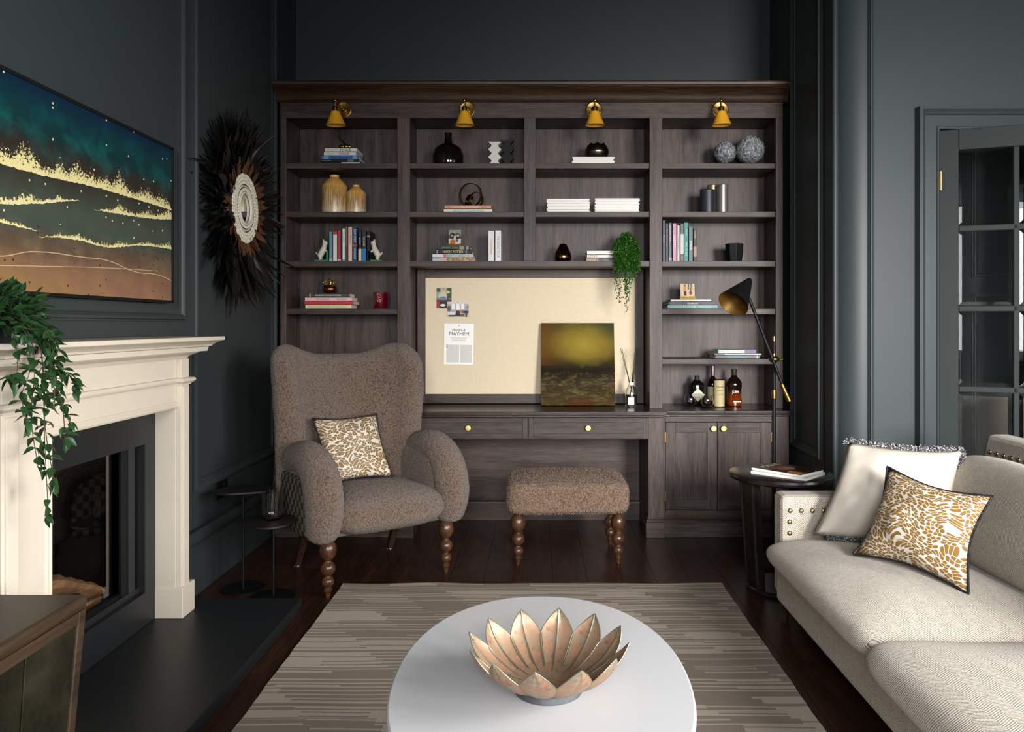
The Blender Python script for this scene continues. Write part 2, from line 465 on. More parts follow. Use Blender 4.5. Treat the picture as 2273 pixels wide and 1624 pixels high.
# ------------------------------------------------------------------ rug
def rug_mat():
    m = NT('striped_flatweave'); v = m.obj(); X, Y, Z = m.sep(v)
    wob = m.math('MULTIPLY', m.math('SUBTRACT', m.noise(m.obj((1.2, 6, 1)), 1.5, 2), .5), .5)
    yy = m.math('ADD', Y, m.math('MULTIPLY', wob, .016))
    col = m.math('FLOOR', m.math('ADD', m.math('DIVIDE', X, .235), m.math('MULTIPLY', m.math('FLOOR', m.math('DIVIDE', yy, .045)), .13)))
    row = m.math('FLOOR', m.math('DIVIDE', yy, .0098))
    wn = m.n('TexWhiteNoise', {'Vector': m.n('CombineXYZ', {0: m.math('FLOOR', m.math('DIVIDE', col, 2.0)), 1: row}).outputs[0]}, noise_dimensions='2D').outputs[0]
    th = m.n('TexNoise', {'Vector': m.n('CombineXYZ', {0: m.math('MULTIPLY', col, 3.7), 1: m.math('MULTIPLY', Y, 4.0)}).outputs[0], 'Scale': 1.0, 'Detail': 1.0}).outputs[0]
    par = m.math('MULTIPLY', m.math('GREATER_THAN', m.math('MODULO', m.math('ADD', row, 400.0), 3.0), 1.5), .35)
    f = m.math('GREATER_THAN', m.math('ADD', m.math('MULTIPLY', wn, .55), par), m.math('MULTIPLY_ADD', th, 1.7, -.43))
    weave = m.noise(m.obj((260, 90, 1)), 1.0, 2)
    base = m.mix(f, '#867a6e', '#b9ab9c')
    base = m.mix(m.math('MULTIPLY', weave, .5), base, '#95897c')
    m.p(Base_Color=base, Roughness=.95, Specular_IOR_Level=.1); m.bump(weave, .5, .003)
    return m.mat
mb = MB(); rx0, rx1, ry0, ry1 = -.992, .925, .35, 3.95
def rg(u, v):
    y = ry0 + (ry1-ry0)*v; e = .0012*math.sin(y*17) + .0012*math.sin(y*41+1)
    x = rx0 + e + (rx1 - rx0 - 2*e)*u
    return Vector((x, y + .006*math.sin(x*9), .009 + .0012*math.sin(x*13+y*7)))
mb.grid(40, 90, rg)
def rg2(u, v): p = rg(u, v); return Vector((p.x, p.y, .001))
top = len(mb.v)
mb.grid(40, 90, rg2)
k = 91
for i in range(40):
    mb.f.append([i*k, (i+1)*k, top+(i+1)*k, top+i*k]); mb.mi.append(0)
    mb.f.append([i*k+90, top+i*k+90, top+(i+1)*k+90, (i+1)*k+90]); mb.mi.append(0)
for j in range(90):
    mb.f.append([j, top+j, top+j+1, j+1]); mb.mi.append(0)
    b = 40*k
    mb.f.append([b+j, b+j+1, top+b+j+1, top+b+j]); mb.mi.append(0)
tag(mb.build('rug', rug_mat(), None, (0, 2.1, 0), smooth=30), 'taupe and beige striped flatweave rug under the white coffee table', 'rug')
# ================================================================== built-in bookcase
YF, YBK = 4.95, 5.27
SH = {1: 2.348, 2: 2.039, 3: 1.724, 4: 1.420, 5: 1.102}
CT = .787
bc = thing('bookcase', 'dark smoked oak bookcase with open shelves across the back wall', 'bookcase', (-.05, 5.1, CT))
def part(par, name, mat, *boxes, bevel=.002, **kw):
    mb = MB()
    for b in boxes: mb.box(*b)
    return mb.build(name, mat, par, bevel=bevel, **kw)
part(bc, 'back_panel', mt['woodv'], (-1.64, -.86, YBK, YBK+.02, CT, 2.66), (-.86, .74, YBK, YBK+.02, 1.69, 2.66), (.74, 1.545, YBK, YBK+.02, CT, 2.66), bevel=0)
part(bc, 'side_panel', mt['woodv'], (-1.64, -1.615, YF+.02, YBK, CT, 2.66))
part(bc, 'side_panel', mt['woodv'], (1.52, 1.545, YF+.02, YBK, CT, 2.66))
part(bc, 'partition', mt['woodv'], (-.896, -.828, YF+.02, YBK, CT, 2.66))
part(bc, 'partition', mt['woodv'], (-.091, -.029, YF+.02, YBK, 1.724, 2.66))
part(bc, 'partition', mt['woodv'], (.707, .776, YF+.02, YBK, CT, 2.66))
for x0, x1, z0 in ((-1.646, -1.609, CT), (-.902, -.822, CT), (-.097, -.023, 1.724), (.701, .782, CT), (1.503, 1.549, CT)):
    part(bc, 'stile', mt['woodv'], (x0, x1, YF, YF+.024, z0, 2.634))
part(bc, 'top_rail', mt['woodh'], (-1.646, 1.549, YF-.002, YF+.024, 2.631, 2.75))
part(bc, 'top_panel', mt['woodh'], (-1.64, 1.545, YF, YBK+.02, 2.64, 2.66), bevel=0)
CROWN = [(0, 0), (0, .012), (.006, .016), (.012, .012), (.014, .008), (.02, .012), (.034, .016), (.05, .024), (.066, .038), (.08, .056), (.09, .066), (.094, .066), (.096, .074), (.112, .076), (.117, .082), (.117, 0)]
mb = MB(); mb.sweep(CROWN, (-1.668, YF, 2.728), (1.575, YF, 2.728), (0, 0, 1), (0, -1, 0))
mb.box(-1.668, 1.575, YF, YBK+.02, 2.75, 2.845); mb.build('crown_moulding', mt['crown'], bc, smooth=35)
TH = .035
for x0, x1, ks in ((-1.612, -.899, (1, 2, 3, 4)), (-.825, -.094, (1, 2)), (-.026, .704, (1, 2)), (.779, 1.506, (1, 2, 3, 4, 5))):
    for k in ks:
        part(bc, 'shelf', mt['woodh'], (x0, x1, YF+.012, YBK, SH[k]-TH, SH[k]))
part(bc, 'shelf', mt['woodh'], (-.825, .704, YF+.008, YBK, SH[3]-TH, SH[3]))
mb = MB()
# steel shelf pins under the ends of the adjustable shelves
pin = MB(); pin.cyl((0, 0, 0), (.012, 0, 0), .004, n=8); pm = pin.mesh('shelf_pin'); pm.materials.append(mt['brass'])
for xe, ks in ((-1.615, (1, 2, 3, 4)), (-.828, (1, 2)), (-.029, (1, 2)), (.776, (1, 2, 3, 4, 5))):
    for k in ks:
        for y in (5.02, 5.2): link_mesh('shelf_pin', pm, bc, wm(bc).inverted() @ Matrix.Translation((xe, y, SH[k]-TH-.005)))

# worktop
def layer(mb, z0, z1, ins):
    pts = [(-1.655+0*ins, 5.29), (-1.655+0*ins, 4.815+ins), (-.90+ins, 4.815+ins), (-.90+ins, 4.765+ins), (.782-ins, 4.765+ins), (.782-ins, 4.815+ins), (1.57-ins, 4.815+ins), (1.57-ins, 5.29)]
    mb.poly([Vector((x, y, z0)) for x, y in pts], (0, 0, z1-z0))
wt = MB(); layer(wt, .772, CT, 0); layer(wt, .762, .772, .009); layer(wt, .749, .762, .017)
tag(wt.build('worktop', mt['woodtop'], None, (-.05, 5.0, .749), bevel=.0025), 'dark oak worktop running under the bookcase across desk and cupboards', 'worktop')

knob_m = M('satin_brass', '#d2b06a', .38, 1.0)
def knob(par, x, y, z):
    mb = MB(); mb.lathe([(.006, 0), (.006, .012), (.0175, .016), (.0185, .021), (.0165, .026), (.006, .0265), (0, .0265)], 20, M=Matrix.Translation((x, y, z)) @ Matrix.Rotation(R(90), 4, 'X'))
    return mb.build('knob', knob_m, par, smooth=40)
def shaker(par, name, x0, x1, z0, z1, yf, st, rec=.009):
    d = part(par, name, mt['woodv'] if z1-z0 > .3 else mt['woodh'], (x0+.001, x1-.001, yf+rec, yf+.018, z0+.001, z1-.001), bevel=0)
    part(d, 'stile', mt['woodv'], (x0, x0+st, yf, yf+.02, z0, z1), bevel=.0015); part(d, 'stile', mt['woodv'], (x1-st, x1, yf, yf+.02, z0, z1), bevel=.0015)
    part(d, 'rail', mt['woodh'], (x0+st, x1-st, yf, yf+.02, z1-st, z1), bevel=.0015)
    part(d, 'rail', mt['woodh'], (x0+st, x1-st, yf, yf+.02, z0, z0+st), bevel=.0015)
    return d
def base_cabinet(x0, x1, lab, dx0, dm, dx1):
    b = thing('base_cabinet', lab, 'cupboard', ((x0+x1)/2, 5.0, 0))
    yf = 4.85
    part(b, 'carcass', mt['woodv'], (x0, x1, yf+.03, 5.29, .02, .749), bevel=0)
    part(b, 'stile', mt['woodv'], (x0, dx0-.002, yf, yf+.03, .13, .749)); part(b, 'stile', mt['woodv'], (dx1+.002, x1, yf, yf+.03, .13, .749))
    part(b, 'rail', mt['woodh'], (dx0-.002, dx1+.002, yf, yf+.03, .713, .749)); part(b, 'rail', mt['woodh'], (dx0-.002, dx1+.002, yf, yf+.03, .11, .165))
    mb = MB(); mb.box(x0-.005, x1+.008, yf-.008, yf+.1, 0, .10); mb.sweep([(0, 0), (0, .016), (.01, .018), (.016, .008), (.024, .010), (.032, .004), (.032, 0)], (x0-.005, yf-.004, .10), (x1+.008, yf-.004, .10), (0, 0, 1), (0, -1, 0))
    mb.build('plinth', mt['woodh'], b, smooth=30)
    for a, c, kx in ((dx0, dm-.0015, dm-.028), (dm+.0015, dx1, dm+.034)):
        d = shaker(b, 'door', a, c, .168, .71, yf-.001, .062); knob(d, kx, yf, .674)
        hx = a-.003 if a == dx0 else c+.003
        for hz in (.62, .25): part(d, 'hinge', mt['brass'], (hx-.003, hx+.003, yf-.005, yf+.005, hz-.03, hz+.03), bevel=0)
    return b
base_cabinet(.775, 1.555, 'dark oak two-door cupboard right of the desk, below the bottles', .787, 1.1095, 1.444)
base_cabinet(-1.65, -.895, 'dark oak two-door cupboard mostly hidden behind the armchair', -1.55, -1.23, -.91)
dk = thing('desk', 'dark oak desk with two shallow drawers and an open kneehole', 'desk', (-.06, 5.0, 0))
for s_ in (1, -1):
    xa, xb = sorted((-.06 + s_*.737, -.06 + s_*.832))
    part(dk, 'pilaster', mt['woodv'], (xa, xb, 4.835, 5.0, .10, .749))
    e0, e1 = (1, 0) if s_ > 0 else (0, 1)
    part(dk, 'pilaster_base', mt['woodh'], (xa-.018*e0, xb+.018*e1, 4.815, 5.0, 0, .095), (xa-.014*e0, xb+.014*e1, 4.822, 5.0, .095, .11), (xa-.008*e0, xb+.008*e1, 4.828, 5.0, .11, .125))
    xi = xa if s_ > 0 else xb
    part(dk, 'kneehole_side', mt['woodv'], (xi if s_ > 0 else xi-.03, xi+.03 if s_ > 0 else xi, 4.99, 5.29, 0, .749), bevel=0)
part(dk, 'apron', mt['woodh'], (-.80, .68, 4.853, 4.875, .605, .749)); part(dk, 'drawer_box', mt['woodh'], (-.79, .67, 4.875, 5.2, .62, .74), bevel=0)
part(dk, 'kneehole_back', mt['woodh'], (-.80, .68, 5.285, 5.30, 0, .749), bevel=0)
mb = MB(); mb.box(-.80, .68, 5.262, 5.285, 0, .115); mb.sweep([(0, 0), (0, .026), (.008, .024), (.016, .01), (.024, .006), (.024, 0)], (-.8, 5.285, .115), (.68, 5.285, .115), (0, 0, 1), (0, -1, 0)); mb.build('plinth', mt['woodh'], dk, smooth=30)
for a, c in ((-.785, -.0725), (-.0645, .676)):
    d = shaker(dk, 'drawer', a, c, .612, .741, 4.838, .03, .006); knob(d, xx(1040, 4.84) if a < -.5 else xx(1305, 4.84), 4.838, zz(949, 4.84))

# pinboard in the niche
def linen_mat():
    m = NT('natural_linen'); X, Y, Z = m.sep(m.obj())
    a = m.noise(m.obj((420, 1, 14)), 1, 3, .6); b = m.noise(m.obj((14, 1, 420)), 1, 3, .6)
    f = m.math('ADD', m.math('MULTIPLY', a, .5), m.math('MULTIPLY', b, .5))
    m.p(Base_Color=m.ramp(f, [(.25, '#cdbc9f'), (.5, '#dccbae'), (.75, '#e4d6bd')]), Roughness=.9, Specular_IOR_Level=.1); m.bump(f, .25, .002)
    return m.mat
pb = thing('pinboard', 'cream linen pinboard framed in dark oak above the desk', 'pinboard', (-.06, 5.24, CT))
PY = 5.235
for b_ in ((-.818, -.764, PY-.012, PY+.03, CT+.004, 1.688), (.642, .700, PY-.012, PY+.03, CT+.004, 1.688)): part(pb, 'frame_stile', mt['woodv'], b_)
for b_ in ((-.764, .642, PY-.012, PY+.03, 1.634, 1.688), (-.764, .642, PY-.012, PY+.03, CT+.004, .854)): part(pb, 'frame_rail', mt['woodh'], b_)
part(pb, 'linen_panel', linen_mat(), (-.764, .642, PY, PY+.03, .854, 1.634), bevel=0)

# picture: flat print made of coloured patches on its own plane
def printed(par, name, M_, w, h, bg, shapes):
    """M_: world frame, origin lower left, x right, y up.  shapes: (col, kind, params) in 0..1"""
    cols = [bg]; mb = MB(); mb.m = 0
    mb.add([M_ @ Vector((a*w, b*h, 0)) for a, b in ((0, 0), (1, 0), (1, 1), (0, 1))], [(0, 1, 2, 3)])
    for i, (c, k, q) in enumerate(shapes):
        if c not in cols: cols.append(c)
        mb.m = cols.index(c); z = .0002 + .00006*i
        if k == 'r': pts = [(q[0], q[2]), (q[1], q[2]), (q[1], q[3]), (q[0], q[3])]
        elif k == 'e': pts = [(q[0]+q[2]*math.cos(t*PI/7), q[1]+q[3]*math.sin(t*PI/7)) for t in range(14)]
        else: pts = q
        pts = [(min(1, max(0, a)), min(1, max(0, b))) for a, b in pts]
        mb.add([M_ @ Vector((a*w, b*h, z)) for a, b in pts], [tuple(range(len(pts)))])
    ms = []
    for c in cols:
        if c not in mt: mt[c] = M('print_' + c.strip('#'), c, .45, spec=.3)
        ms.append(mt[c])
    return mb.build(name, ms, par, fix=False)
def sheet(name, label, cat, px0, px1, py0, py1, Y, bg, shapes, rz=0, group=None, off=.0):
    p0 = at(px0, py1, Y); p1 = at(px1, py0, Y)
    t = thing(name, label, cat, ((p0.x+p1.x)/2, Y, p0.z), 0, group)
    Mx = Matrix.Translation(((p0.x+p1.x)/2, Y-off, (p0.z+p1.z)/2)) @ Matrix.Rotation(R(90), 4, 'X') @ Matrix.Rotation(rz, 4, 'Z') @ Matrix.Translation((-(p1.x-p0.x)/2, -(p1.z-p0.z)/2, 0))
    w_, h_ = p1.x-p0.x, p1.z-p0.z
    mb = MB(); mb.box(0, w_, 0, h_, -.0012, 0, Mx); mb.build('paper', mt['white'], t)
    printed(t, 'print', Mx @ Matrix.Translation((0, 0, .0003)), w_, h_, bg, shapes)
    pn = MB(); pn.lathe([(.0, .0), (.0035, .0005), (.0035, .003), (0, .004)], 10, M=Mx @ Matrix.Translation((w_/2, h_*.955, .0015))); pn.build('pin', mt['brass'], t)
    return t, Mx, w_, h_
sheet('pinned_photo', 'portrait colour photo of a patterned room with red cabinet on pinboard', 'photo', 969, 1002.5, 638, 684.5, PY-.003, '#8f9685',
      [('#b9a48d', 'r', (.3, .62, .62, .98)), ('#3f5346', 'e', (.12, .88, .13, .1)), ('#c6b9a4', 'e', (.4, .6, .28, .2)), ('#5f7f92', 'e', (.42, .5, .22, .07)), ('#3b4a43', 'r', (.7, 1, .42, .98)), ('#d9c35c', 'e', (.76, .78, .13, .06)), ('#6d8a80', 'r', (.02, .3, .43, .52)), ('#571f20', 'r', (0, 1, .34, .42)), ('#8f2c2b', 'r', (0, .2, 0, .34)), ('#2b1a1e', 'r', (.2, 1, 0, .34)), ('#d8d5d0', 'e', (.42, .16, .18, .06)), ('#3a7a52', 'e', (.9, .46, .1, .05))])
sheet('pinned_photo', 'landscape colour photo of a bright room with tall windows on pinboard', 'photo', 993, 1040.5, 669.5, 703, PY-.0052, '#a9a3a0',
      [('#cfc8c6', 'r', (0, 1, .86, 1)), ('#e9e4e4', 'r', (.2, .36, .5, .86)), ('#eeeaea', 'r', (.42, .57, .48, .86)), ('#ece7e6', 'r', (.64, .79, .5, .86)), ('#5a5a58', 'e', (.08, .55, .09, .2)), ('#d6d0ce', 'r', (0, .4, .14, .32)), ('#1f222c', 'p', [(.35, .05), (.6, .05), (.58, .4), (.42, .42)]), ('#39302c', 'r', (.08, .35, .02, .13)), ('#a34f2e', 'e', (.7, .34, .08, .1)), ('#25303f', 'e', (.86, .32, .14, .1)), ('#5b5048', 'r', (.6, .8, .02, .2)), ('#2d2a2a', 'r', (.84, .92, 0, .24)), ('#8b8886', 'e', (.93, .62, .07, .14))])
t, Mx, w_, h_ = sheet('pinned_page', 'white magazine page headed Murder and Mayhem pinned on the board', 'page', 985.5, 1051, 718, 809, PY-.004, '#f3f0ea',
      [('#cfccc4', 'r', (.09, .52, .05, .485)), ('#cfccc4', 'r', (.56, .95, .05, .485)), ('#2a2a2a', 'r', (.09, .118, .40, .48)), ('#f3f0ea', 'r', (.8, .95, .315, .325))]
      + [('#b7b4ad', 'r', (.2+.02*i, .8-.02*i, .66-.022*i, .668-.022*i)) for i in range(5)], rz=R(-1))
text(t, 'Murder &', Mx @ Matrix.Translation((w_*.5, h_*.845, .0012)), w_*.44, h_*.06, mt['ink'])
text(t, 'MAYHEM', Mx @ Matrix.Translation((w_*.51, h_*.755, .0012)), w_*.66, h_*.085, mt['ink'])

# ------------------------------------------------------------------ swing-arm sconces
mt['yellow'] = M('yellow_enamel', '#e3a42a', 0.3, spec=0.5, coat=.3)
SCN = [(763, 742, 'first brass sconce with yellow shade, above the stacked blue and white books'), (1037, 1030, 'second brass sconce with yellow shade, above the dark glass bottle vase'), (1318, 1320, 'third brass sconce with yellow shade, above the bronze bowl'), (1598, 1601, 'fourth brass sconce with yellow shade, above the two grey textured balls')]
for ppx, spx, lab in SCN:
    X0 = xx(ppx, YF); Z0 = 2.683; Xs = xx(spx, 4.79)
    s = thing('wall_sconce', lab, 'sconce', (X0, YF-.002, Z0), 0, 'sconces along the bookcase top')
    Mp = Matrix.Translation((X0, YF-.002, Z0)) @ Matrix.Rotation(R(90), 4, 'X')
    mb = MB(); mb.lathe([(.0, 0), (.053, 0), (.053, .004), (.049, .008), (.047, .0085), (.044, .0075), (.0, .0085)], 32, M=Mp); mb.build('backplate', mt['brass'], s, smooth=35)
    mb = MB(); mb.lathe([(.017, .008), (.017, .016), (.012, .022), (.012, .03), (0, .031)], 20, M=Mp); mb.build('boss', mt['brass'], s, smooth=35)
    J = Vector((Xs + .002, 4.80, 2.700))
    mb = MB(); mb.tube([(X0, YF-.03, Z0), J], .0055, 10); mb.build('arm', mt['brass'], s, smooth=60)
    mb = MB(); mb.ell(J, (.0115, .0115, .0115), 14, 10); mb.cyl(J + Vector((0, 0, .008)), J + Vector((0, 0, .016)), .006); mb.build('knuckle', mt['brass'], s, smooth=60)
    tilt = Matrix.Translation(J) @ Matrix.Rotation(R(3), 4, 'X') @ Matrix.Rotation((Xs - X0)*1.2, 4, 'Y')
    mb = MB(); mb.lathe([(.007, -.012), (.007, -.035), (.016, -.037), (.019, -.042), (.019, -.05), (.016, -.052), (.0165, -.06), (.02, -.064), (.02, -.07), (.0, -.07)], 20, M=tilt); mb.build('lamp_holder', mt['brass'], s, smooth=35)
    mb = MB(); mb.lathe([(.020, -.066), (.0275, -.069), (.031, -.080), (.058, -.148), (.061, -.151), (.0585, -.151), (.0555, -.147), (.029, -.081), (.02, -.071)], 36, M=tilt, cap=False); mb.build('lamp_shade', mt['yellow'], s, smooth=40)
# ================================================================== upholstery helpers
def rbox(mb, c, h, p=(4, 4, 4), n=28, m=18, M_=None, fn=None):
    """super-ellipsoid cushion"""
    c = Vector(c)
    def spw(x, e): return math.copysign(abs(x)**e, x)
    vs = []; fs = []
    for j in range(m + 1):
        ph = -PI/2 + PI*j/m
        for i in range(n):
            a = 2*PI*i/n
            cz = spw(math.cos(ph), 2/p[2])
            q = Vector((h[0]*cz*spw(math.cos(a), 2/p[0]), h[1]*cz*spw(math.sin(a), 2/p[1]), h[2]*spw(math.sin(ph), 2/p[2])))
            if fn: q = fn(q)
            vs.append(c + (M_ @ q if M_ else q))
    for j in range(m):
        for i in range(n): fs.append((j*n+i, j*n+(i+1) % n, (j+1)*n+(i+1) % n, (j+1)*n+i))
    mb.add(vs, fs)
    return mb

def displace(o, kind, size, strength, levels=2):
    if levels:
        md = o.modifiers.new('fine', 'SUBSURF'); md.levels = levels; md.render_levels = levels
    tx = bpy.data.textures.new('pile_' + kind, kind); tx.noise_scale = size
    md = o.modifiers.new('pile', 'DISPLACE'); md.texture = tx; md.strength = strength; md.texture_coords = 'LOCAL'

def wool(name, dark, mid, light, cell):
    m = NT(name); v = m.obj()
    vo = m.n('TexVoronoi', {'Vector': v, 'Scale': 1/cell, 'Randomness': 1.0}); vo.feature = 'SMOOTH_F1'; vo.inputs['Smoothness'].default_value = .25
    d = vo.outputs['Distance']
    n2 = m.noise(v, 1.6/cell, 3, .6); big = m.noise(v, 7, 3, .6)
    f = m.math('ADD', m.math('MULTIPLY', d, .62), m.math('MULTIPLY', m.math('SUBTRACT', n2, .5), .95))
    col = m.ramp(f, [(.12, light), (.42, mid), (.75, dark)])
    col = m.mix(m.math('MULTIPLY', m.math('SUBTRACT', big, .35, clamp=True), .9, clamp=True), col, light)
    m.p(Base_Color=col, Roughness=1.0, Specular_IOR_Level=.08, Sheen_Weight=.25, Sheen_Roughness=.5)
    m.bump(m.math('MULTIPLY', f, -1.0), 1.0, cell*1.1)
    return m.mat
mt['boucle'] = wool('brown_sheepskin', '#2a1f17', '#5b4a3f', '#7b6758', .0095)
mt['shag'] = wool('brown_shearling', '#3a2a20', '#6e5746', '#927660', .008)
mt['legwood'] = wood('turned_walnut', '#2c1a10', '#5a3a24', 'z', .3, .5)
mt['legdark'] = wood('dark_leg', '#241611', '#3d2a22', 'z', .35)

LEGP = [(.000, 0), (.011, 0), (.013, .012), (.016, .027), (.020, .030), (.021, .034), (.016, .038), (.019, .041), (.019, .045), (.015, .047)]
for zc, rz_, rr in ((.075, .028, .030), (.139, .036, .0365), (.228, .052, .042)):
    for q in range(1, 12):
        a = -PI/2 + PI*q/12
        LEGP.append((max(.016, rr*math.cos(a)), zc + rz_*math.sin(a)))
LEGP.append((.02, .29))
def turned_leg(par, x, y):
    mb = MB(); mb.lathe(LEGP, 22, (x, y, 0)); return mb.build('leg', mt['legwood'], par, smooth=50, local=True)

# ------------------------------------------------------------------ leopard cushions
def leopard(name, sc_, tan, white='#cdc6ba'):
    m = NT(name); tc = m.n('TexCoord'); uv = tc.outputs['UV']
    wv = m.n('TexNoise', {'Vector': uv, 'Scale': 3.0, 'Detail': 1.0})
    off = m.n('VectorMath', {0: wv.outputs['Color'], 1: (.5, .5, .5)}, operation='SUBTRACT')
    off = m.n('VectorMath', {0: off, 'Scale': .35}, operation='SCALE')
    p = m.n('VectorMath', {0: uv, 1: off}, operation='ADD')
    mp = m.n('Mapping', {'Vector': p, 'Scale': (sc_, sc_*1.55, 1), 'Rotation': (0, 0, .5)}).outputs[0]
    vo = m.n('TexVoronoi', {'Vector': mp, 'Scale': 1.0, 'Randomness': .85}, feature='DISTANCE_TO_EDGE', voronoi_dimensions='2D')
    e = m.math('ADD', vo.outputs['Distance'], m.math('MULTIPLY', m.math('SUBTRACT', m.noise(mp, 3.0, 2), .5), .08))
    f1 = m.n('TexVoronoi', {'Vector': mp, 'Scale': 1.0, 'Randomness': .85}, feature='F1', voronoi_dimensions='2D').outputs['Distance']
    e = m.math('MINIMUM', m.math('MULTIPLY', e, 1.15), m.math('MULTIPLY', m.math('SUBTRACT', .58, f1), .75))
    f = m.ramp(e, [(.052, white), (.075, '#5a5044'), (.10, '#6b5a41'), (.13, tan)])
    m.p(Base_Color=f, Roughness=m.math('MULTIPLY_ADD', m.math('GREATER_THAN', e, .1), -.3, .8), Specular_IOR_Level=.35)
    m.bump(m.noise(m.obj((1, 1, 1), src='UV'), 250, 2), .15, .002)
    return m.mat
mt['leo1'] = leopard('gold_spotted_fabric', 19, '#7d5a22', '#c0b9ad')
mt['leo2'] = leopard('pale_gold_spotted_fabric', 16, '#85653c', '#d3cabb')
mt['pipe'] = M('black_piping', '#15161a', .6)

from mathutils.noise import noise as _noise
def pillow(par, name, mat, A, B, C_, D, T, pinch=.07, n=22, sag=None, seed=1, sharp=.55):
    A, B, C_, D = map(Vector, (A, B, C_, D)); nrm = (B-A).cross(D-A).normalized(); ctr = (A+B+C_+D)/4
    rn = random.Random(seed); ph = [rn.uniform(0, 6) for _ in range(6)]
    def base(u, v):
        p = A*(1-u)*(1-v) + B*u*(1-v) + C_*u*v + D*(1-u)*v
        k = pinch*(4*u*(1-u)*abs(2*v-1)**2 + 4*v*(1-v)*abs(2*u-1)**2)
        return p + (ctr-p)*k
    def th(u, v):
        a = max(0, 1-(2*u-1)**2); b = max(0, 1-(2*v-1)**2)
        w_ = .06*math.sin(7*u+3*v+ph[0]) + .05*math.sin(-4*u+9*v+ph[1])
        q_ = Vector((u*3.1+seed, v*3.1, seed*.7)); w_ += .22*_noise(q_) + .10*_noise(q_*2.7)
        return T/2*((a*b)**sharp)*(1+w_)
    mb = MB(); k = n+1
    vs = []; uvs = []
    for sg in (1, -1):
        for i in range(k):
            for j in range(k):
                u, v = i/n, j/n; p = base(u, v) + nrm*sg*th(u, v)
                if sag: p = p + sag(u, v)
                vs.append(p); uvs.append((u, v))
    fs = []
    for i in range(n):
        for j in range(n):
            q = (i*k+j, (i+1)*k+j, (i+1)*k+j+1, i*k+j+1); fs.append(q); fs.append(tuple(k*k+x for x in q[::-1]))
    mb.add(vs, fs, None, uvs)
    o = mb.build(name, mat, par, smooth=180)
    bm = bmesh.new(); bm.from_mesh(o.data); bmesh.ops.remove_doubles(bm, verts=bm.verts, dist=1e-6); bmesh.ops.recalc_face_normals(bm, faces=bm.faces); bm.to_mesh(o.data); bm.free()
    edge = [base(i/60, 0) for i in range(60)] + [base(1, i/60) for i in range(60)] + [base(1-i/60, 1) for i in range(60)] + [base(0, 1-i/60) for i in range(61)]
    return o, edge

# ------------------------------------------------------------------ wing armchair
CR = Vector((.803, .596, 0)); ROT = math.atan2(.596, .803)
ac = thing('wing_armchair', 'brown sheepskin wing armchair on turned wooden front legs', 'armchair', (-.7615, 3.97, 0), ROT)
ZT = [.30, .55, .75, .95, 1.08, 1.16, 1.23]
WT = [.33, .345, .355, .37, .375, .37, .355]       # half width at the rear corner
TT = [.35, .352, .36, .372, .376, .372, .35]       # half width at the wing tip
YBt = [.49, .50, .525, .56, .59, .61, .63]
YWt = [.40, .38, .36, .35, .36, .39, .46]
def lerp(T, z):
    if z <= ZT[0]: return T[0]
    for i in range(len(ZT)-1):
        if z <= ZT[i+1]:
            k = (z-ZT[i])/(ZT[i+1]-ZT[i]); k = k*k*(3-2*k)*.5 + k*.5
            return T[i] + (T[i+1]-T[i])*k
    return T[-1]
NU, NV = 44, 26
def cline(u, z):
    w_, t_, yb, yw = (lerp(T, z) for T in (WT, TT, YBt, YWt))
    dy = yb-yw; half = [(t_, yw), (w_*.97, yw+dy*.36), (w_*.78, yw+dy*.74), (w_*.45, yw+dy*.97)]
    pts = [(-a, b) for a, b in half] + [(0, yb+.022)] + half[::-1]
    s_ = u*8; i = min(7, int(s_)); f = s_-i
    P = [Vector(q) for q in pts]; P = [P[0]*2-P[1]] + P + [P[-1]*2-P[-2]]; a, b, c, d = P[i:i+4]
    return .5*((2*b) + (c-a)*f + (2*a-5*b+4*c-d)*f*f + (3*b-a-3*c+d)*f**3)
def topz(u):
    s_ = abs(2*u-1)
    k_ = max(0, min(1, (s_-.12)/.48)); k_ = k_*k_*(3-2*k_)
    return 1.165 + .060*k_ - .15*max(0, (s_-.74)/.26)**2.2
vs = []; mb = MB()
for sg in (1, -1):
    for i in range(NU+1):
        u = i/NU
        for j in range(NV+1):
            v = j/NV; z = .30 + (topz(u)-.30)*v
            p = cline(u, z); q = cline(min(1, u+.02), z) - cline(max(0, u-.02), z); nn = Vector((-q.y, q.x)).normalized()
            e = 1.0
            s_ = abs(2*u-1)
            if s_ > .80: e *= math.sqrt(max(0, 1-((s_-.80)/.20)**2))
            if v > .90: e *= math.sqrt(max(0, 1-((v-.90)/.10)**2))
            t_ = (.066 + .012*(1-v))*e
            # soft hollow in the middle of the inner face
            vs.append(Vector((p.x - .028 + nn.x*t_*sg, p.y + nn.y*t_*sg, z)))
k = NV+1; n1 = (NU+1)*k; fs = []
for i in range(NU):
    for j in range(NV):
        q = (i*k+j, (i+1)*k+j, (i+1)*k+j+1, i*k+j+1); fs += [q, tuple(n1+x for x in q[::-1])]
    fs.append((i*k, n1+i*k, n1+(i+1)*k, (i+1)*k))
mb.add(vs, fs)
o = mb.build('backrest', mt['boucle'], ac, local=True, smooth=180)
bm = bmesh.new(); bm.from_mesh(o.data); bmesh.ops.remove_doubles(bm, verts=bm.verts, dist=1e-5); bmesh.ops.recalc_face_normals(bm, faces=bm.faces); bm.to_mesh(o.data); bm.free()
displace(o, 'CLOUDS', .012, .009, 2)
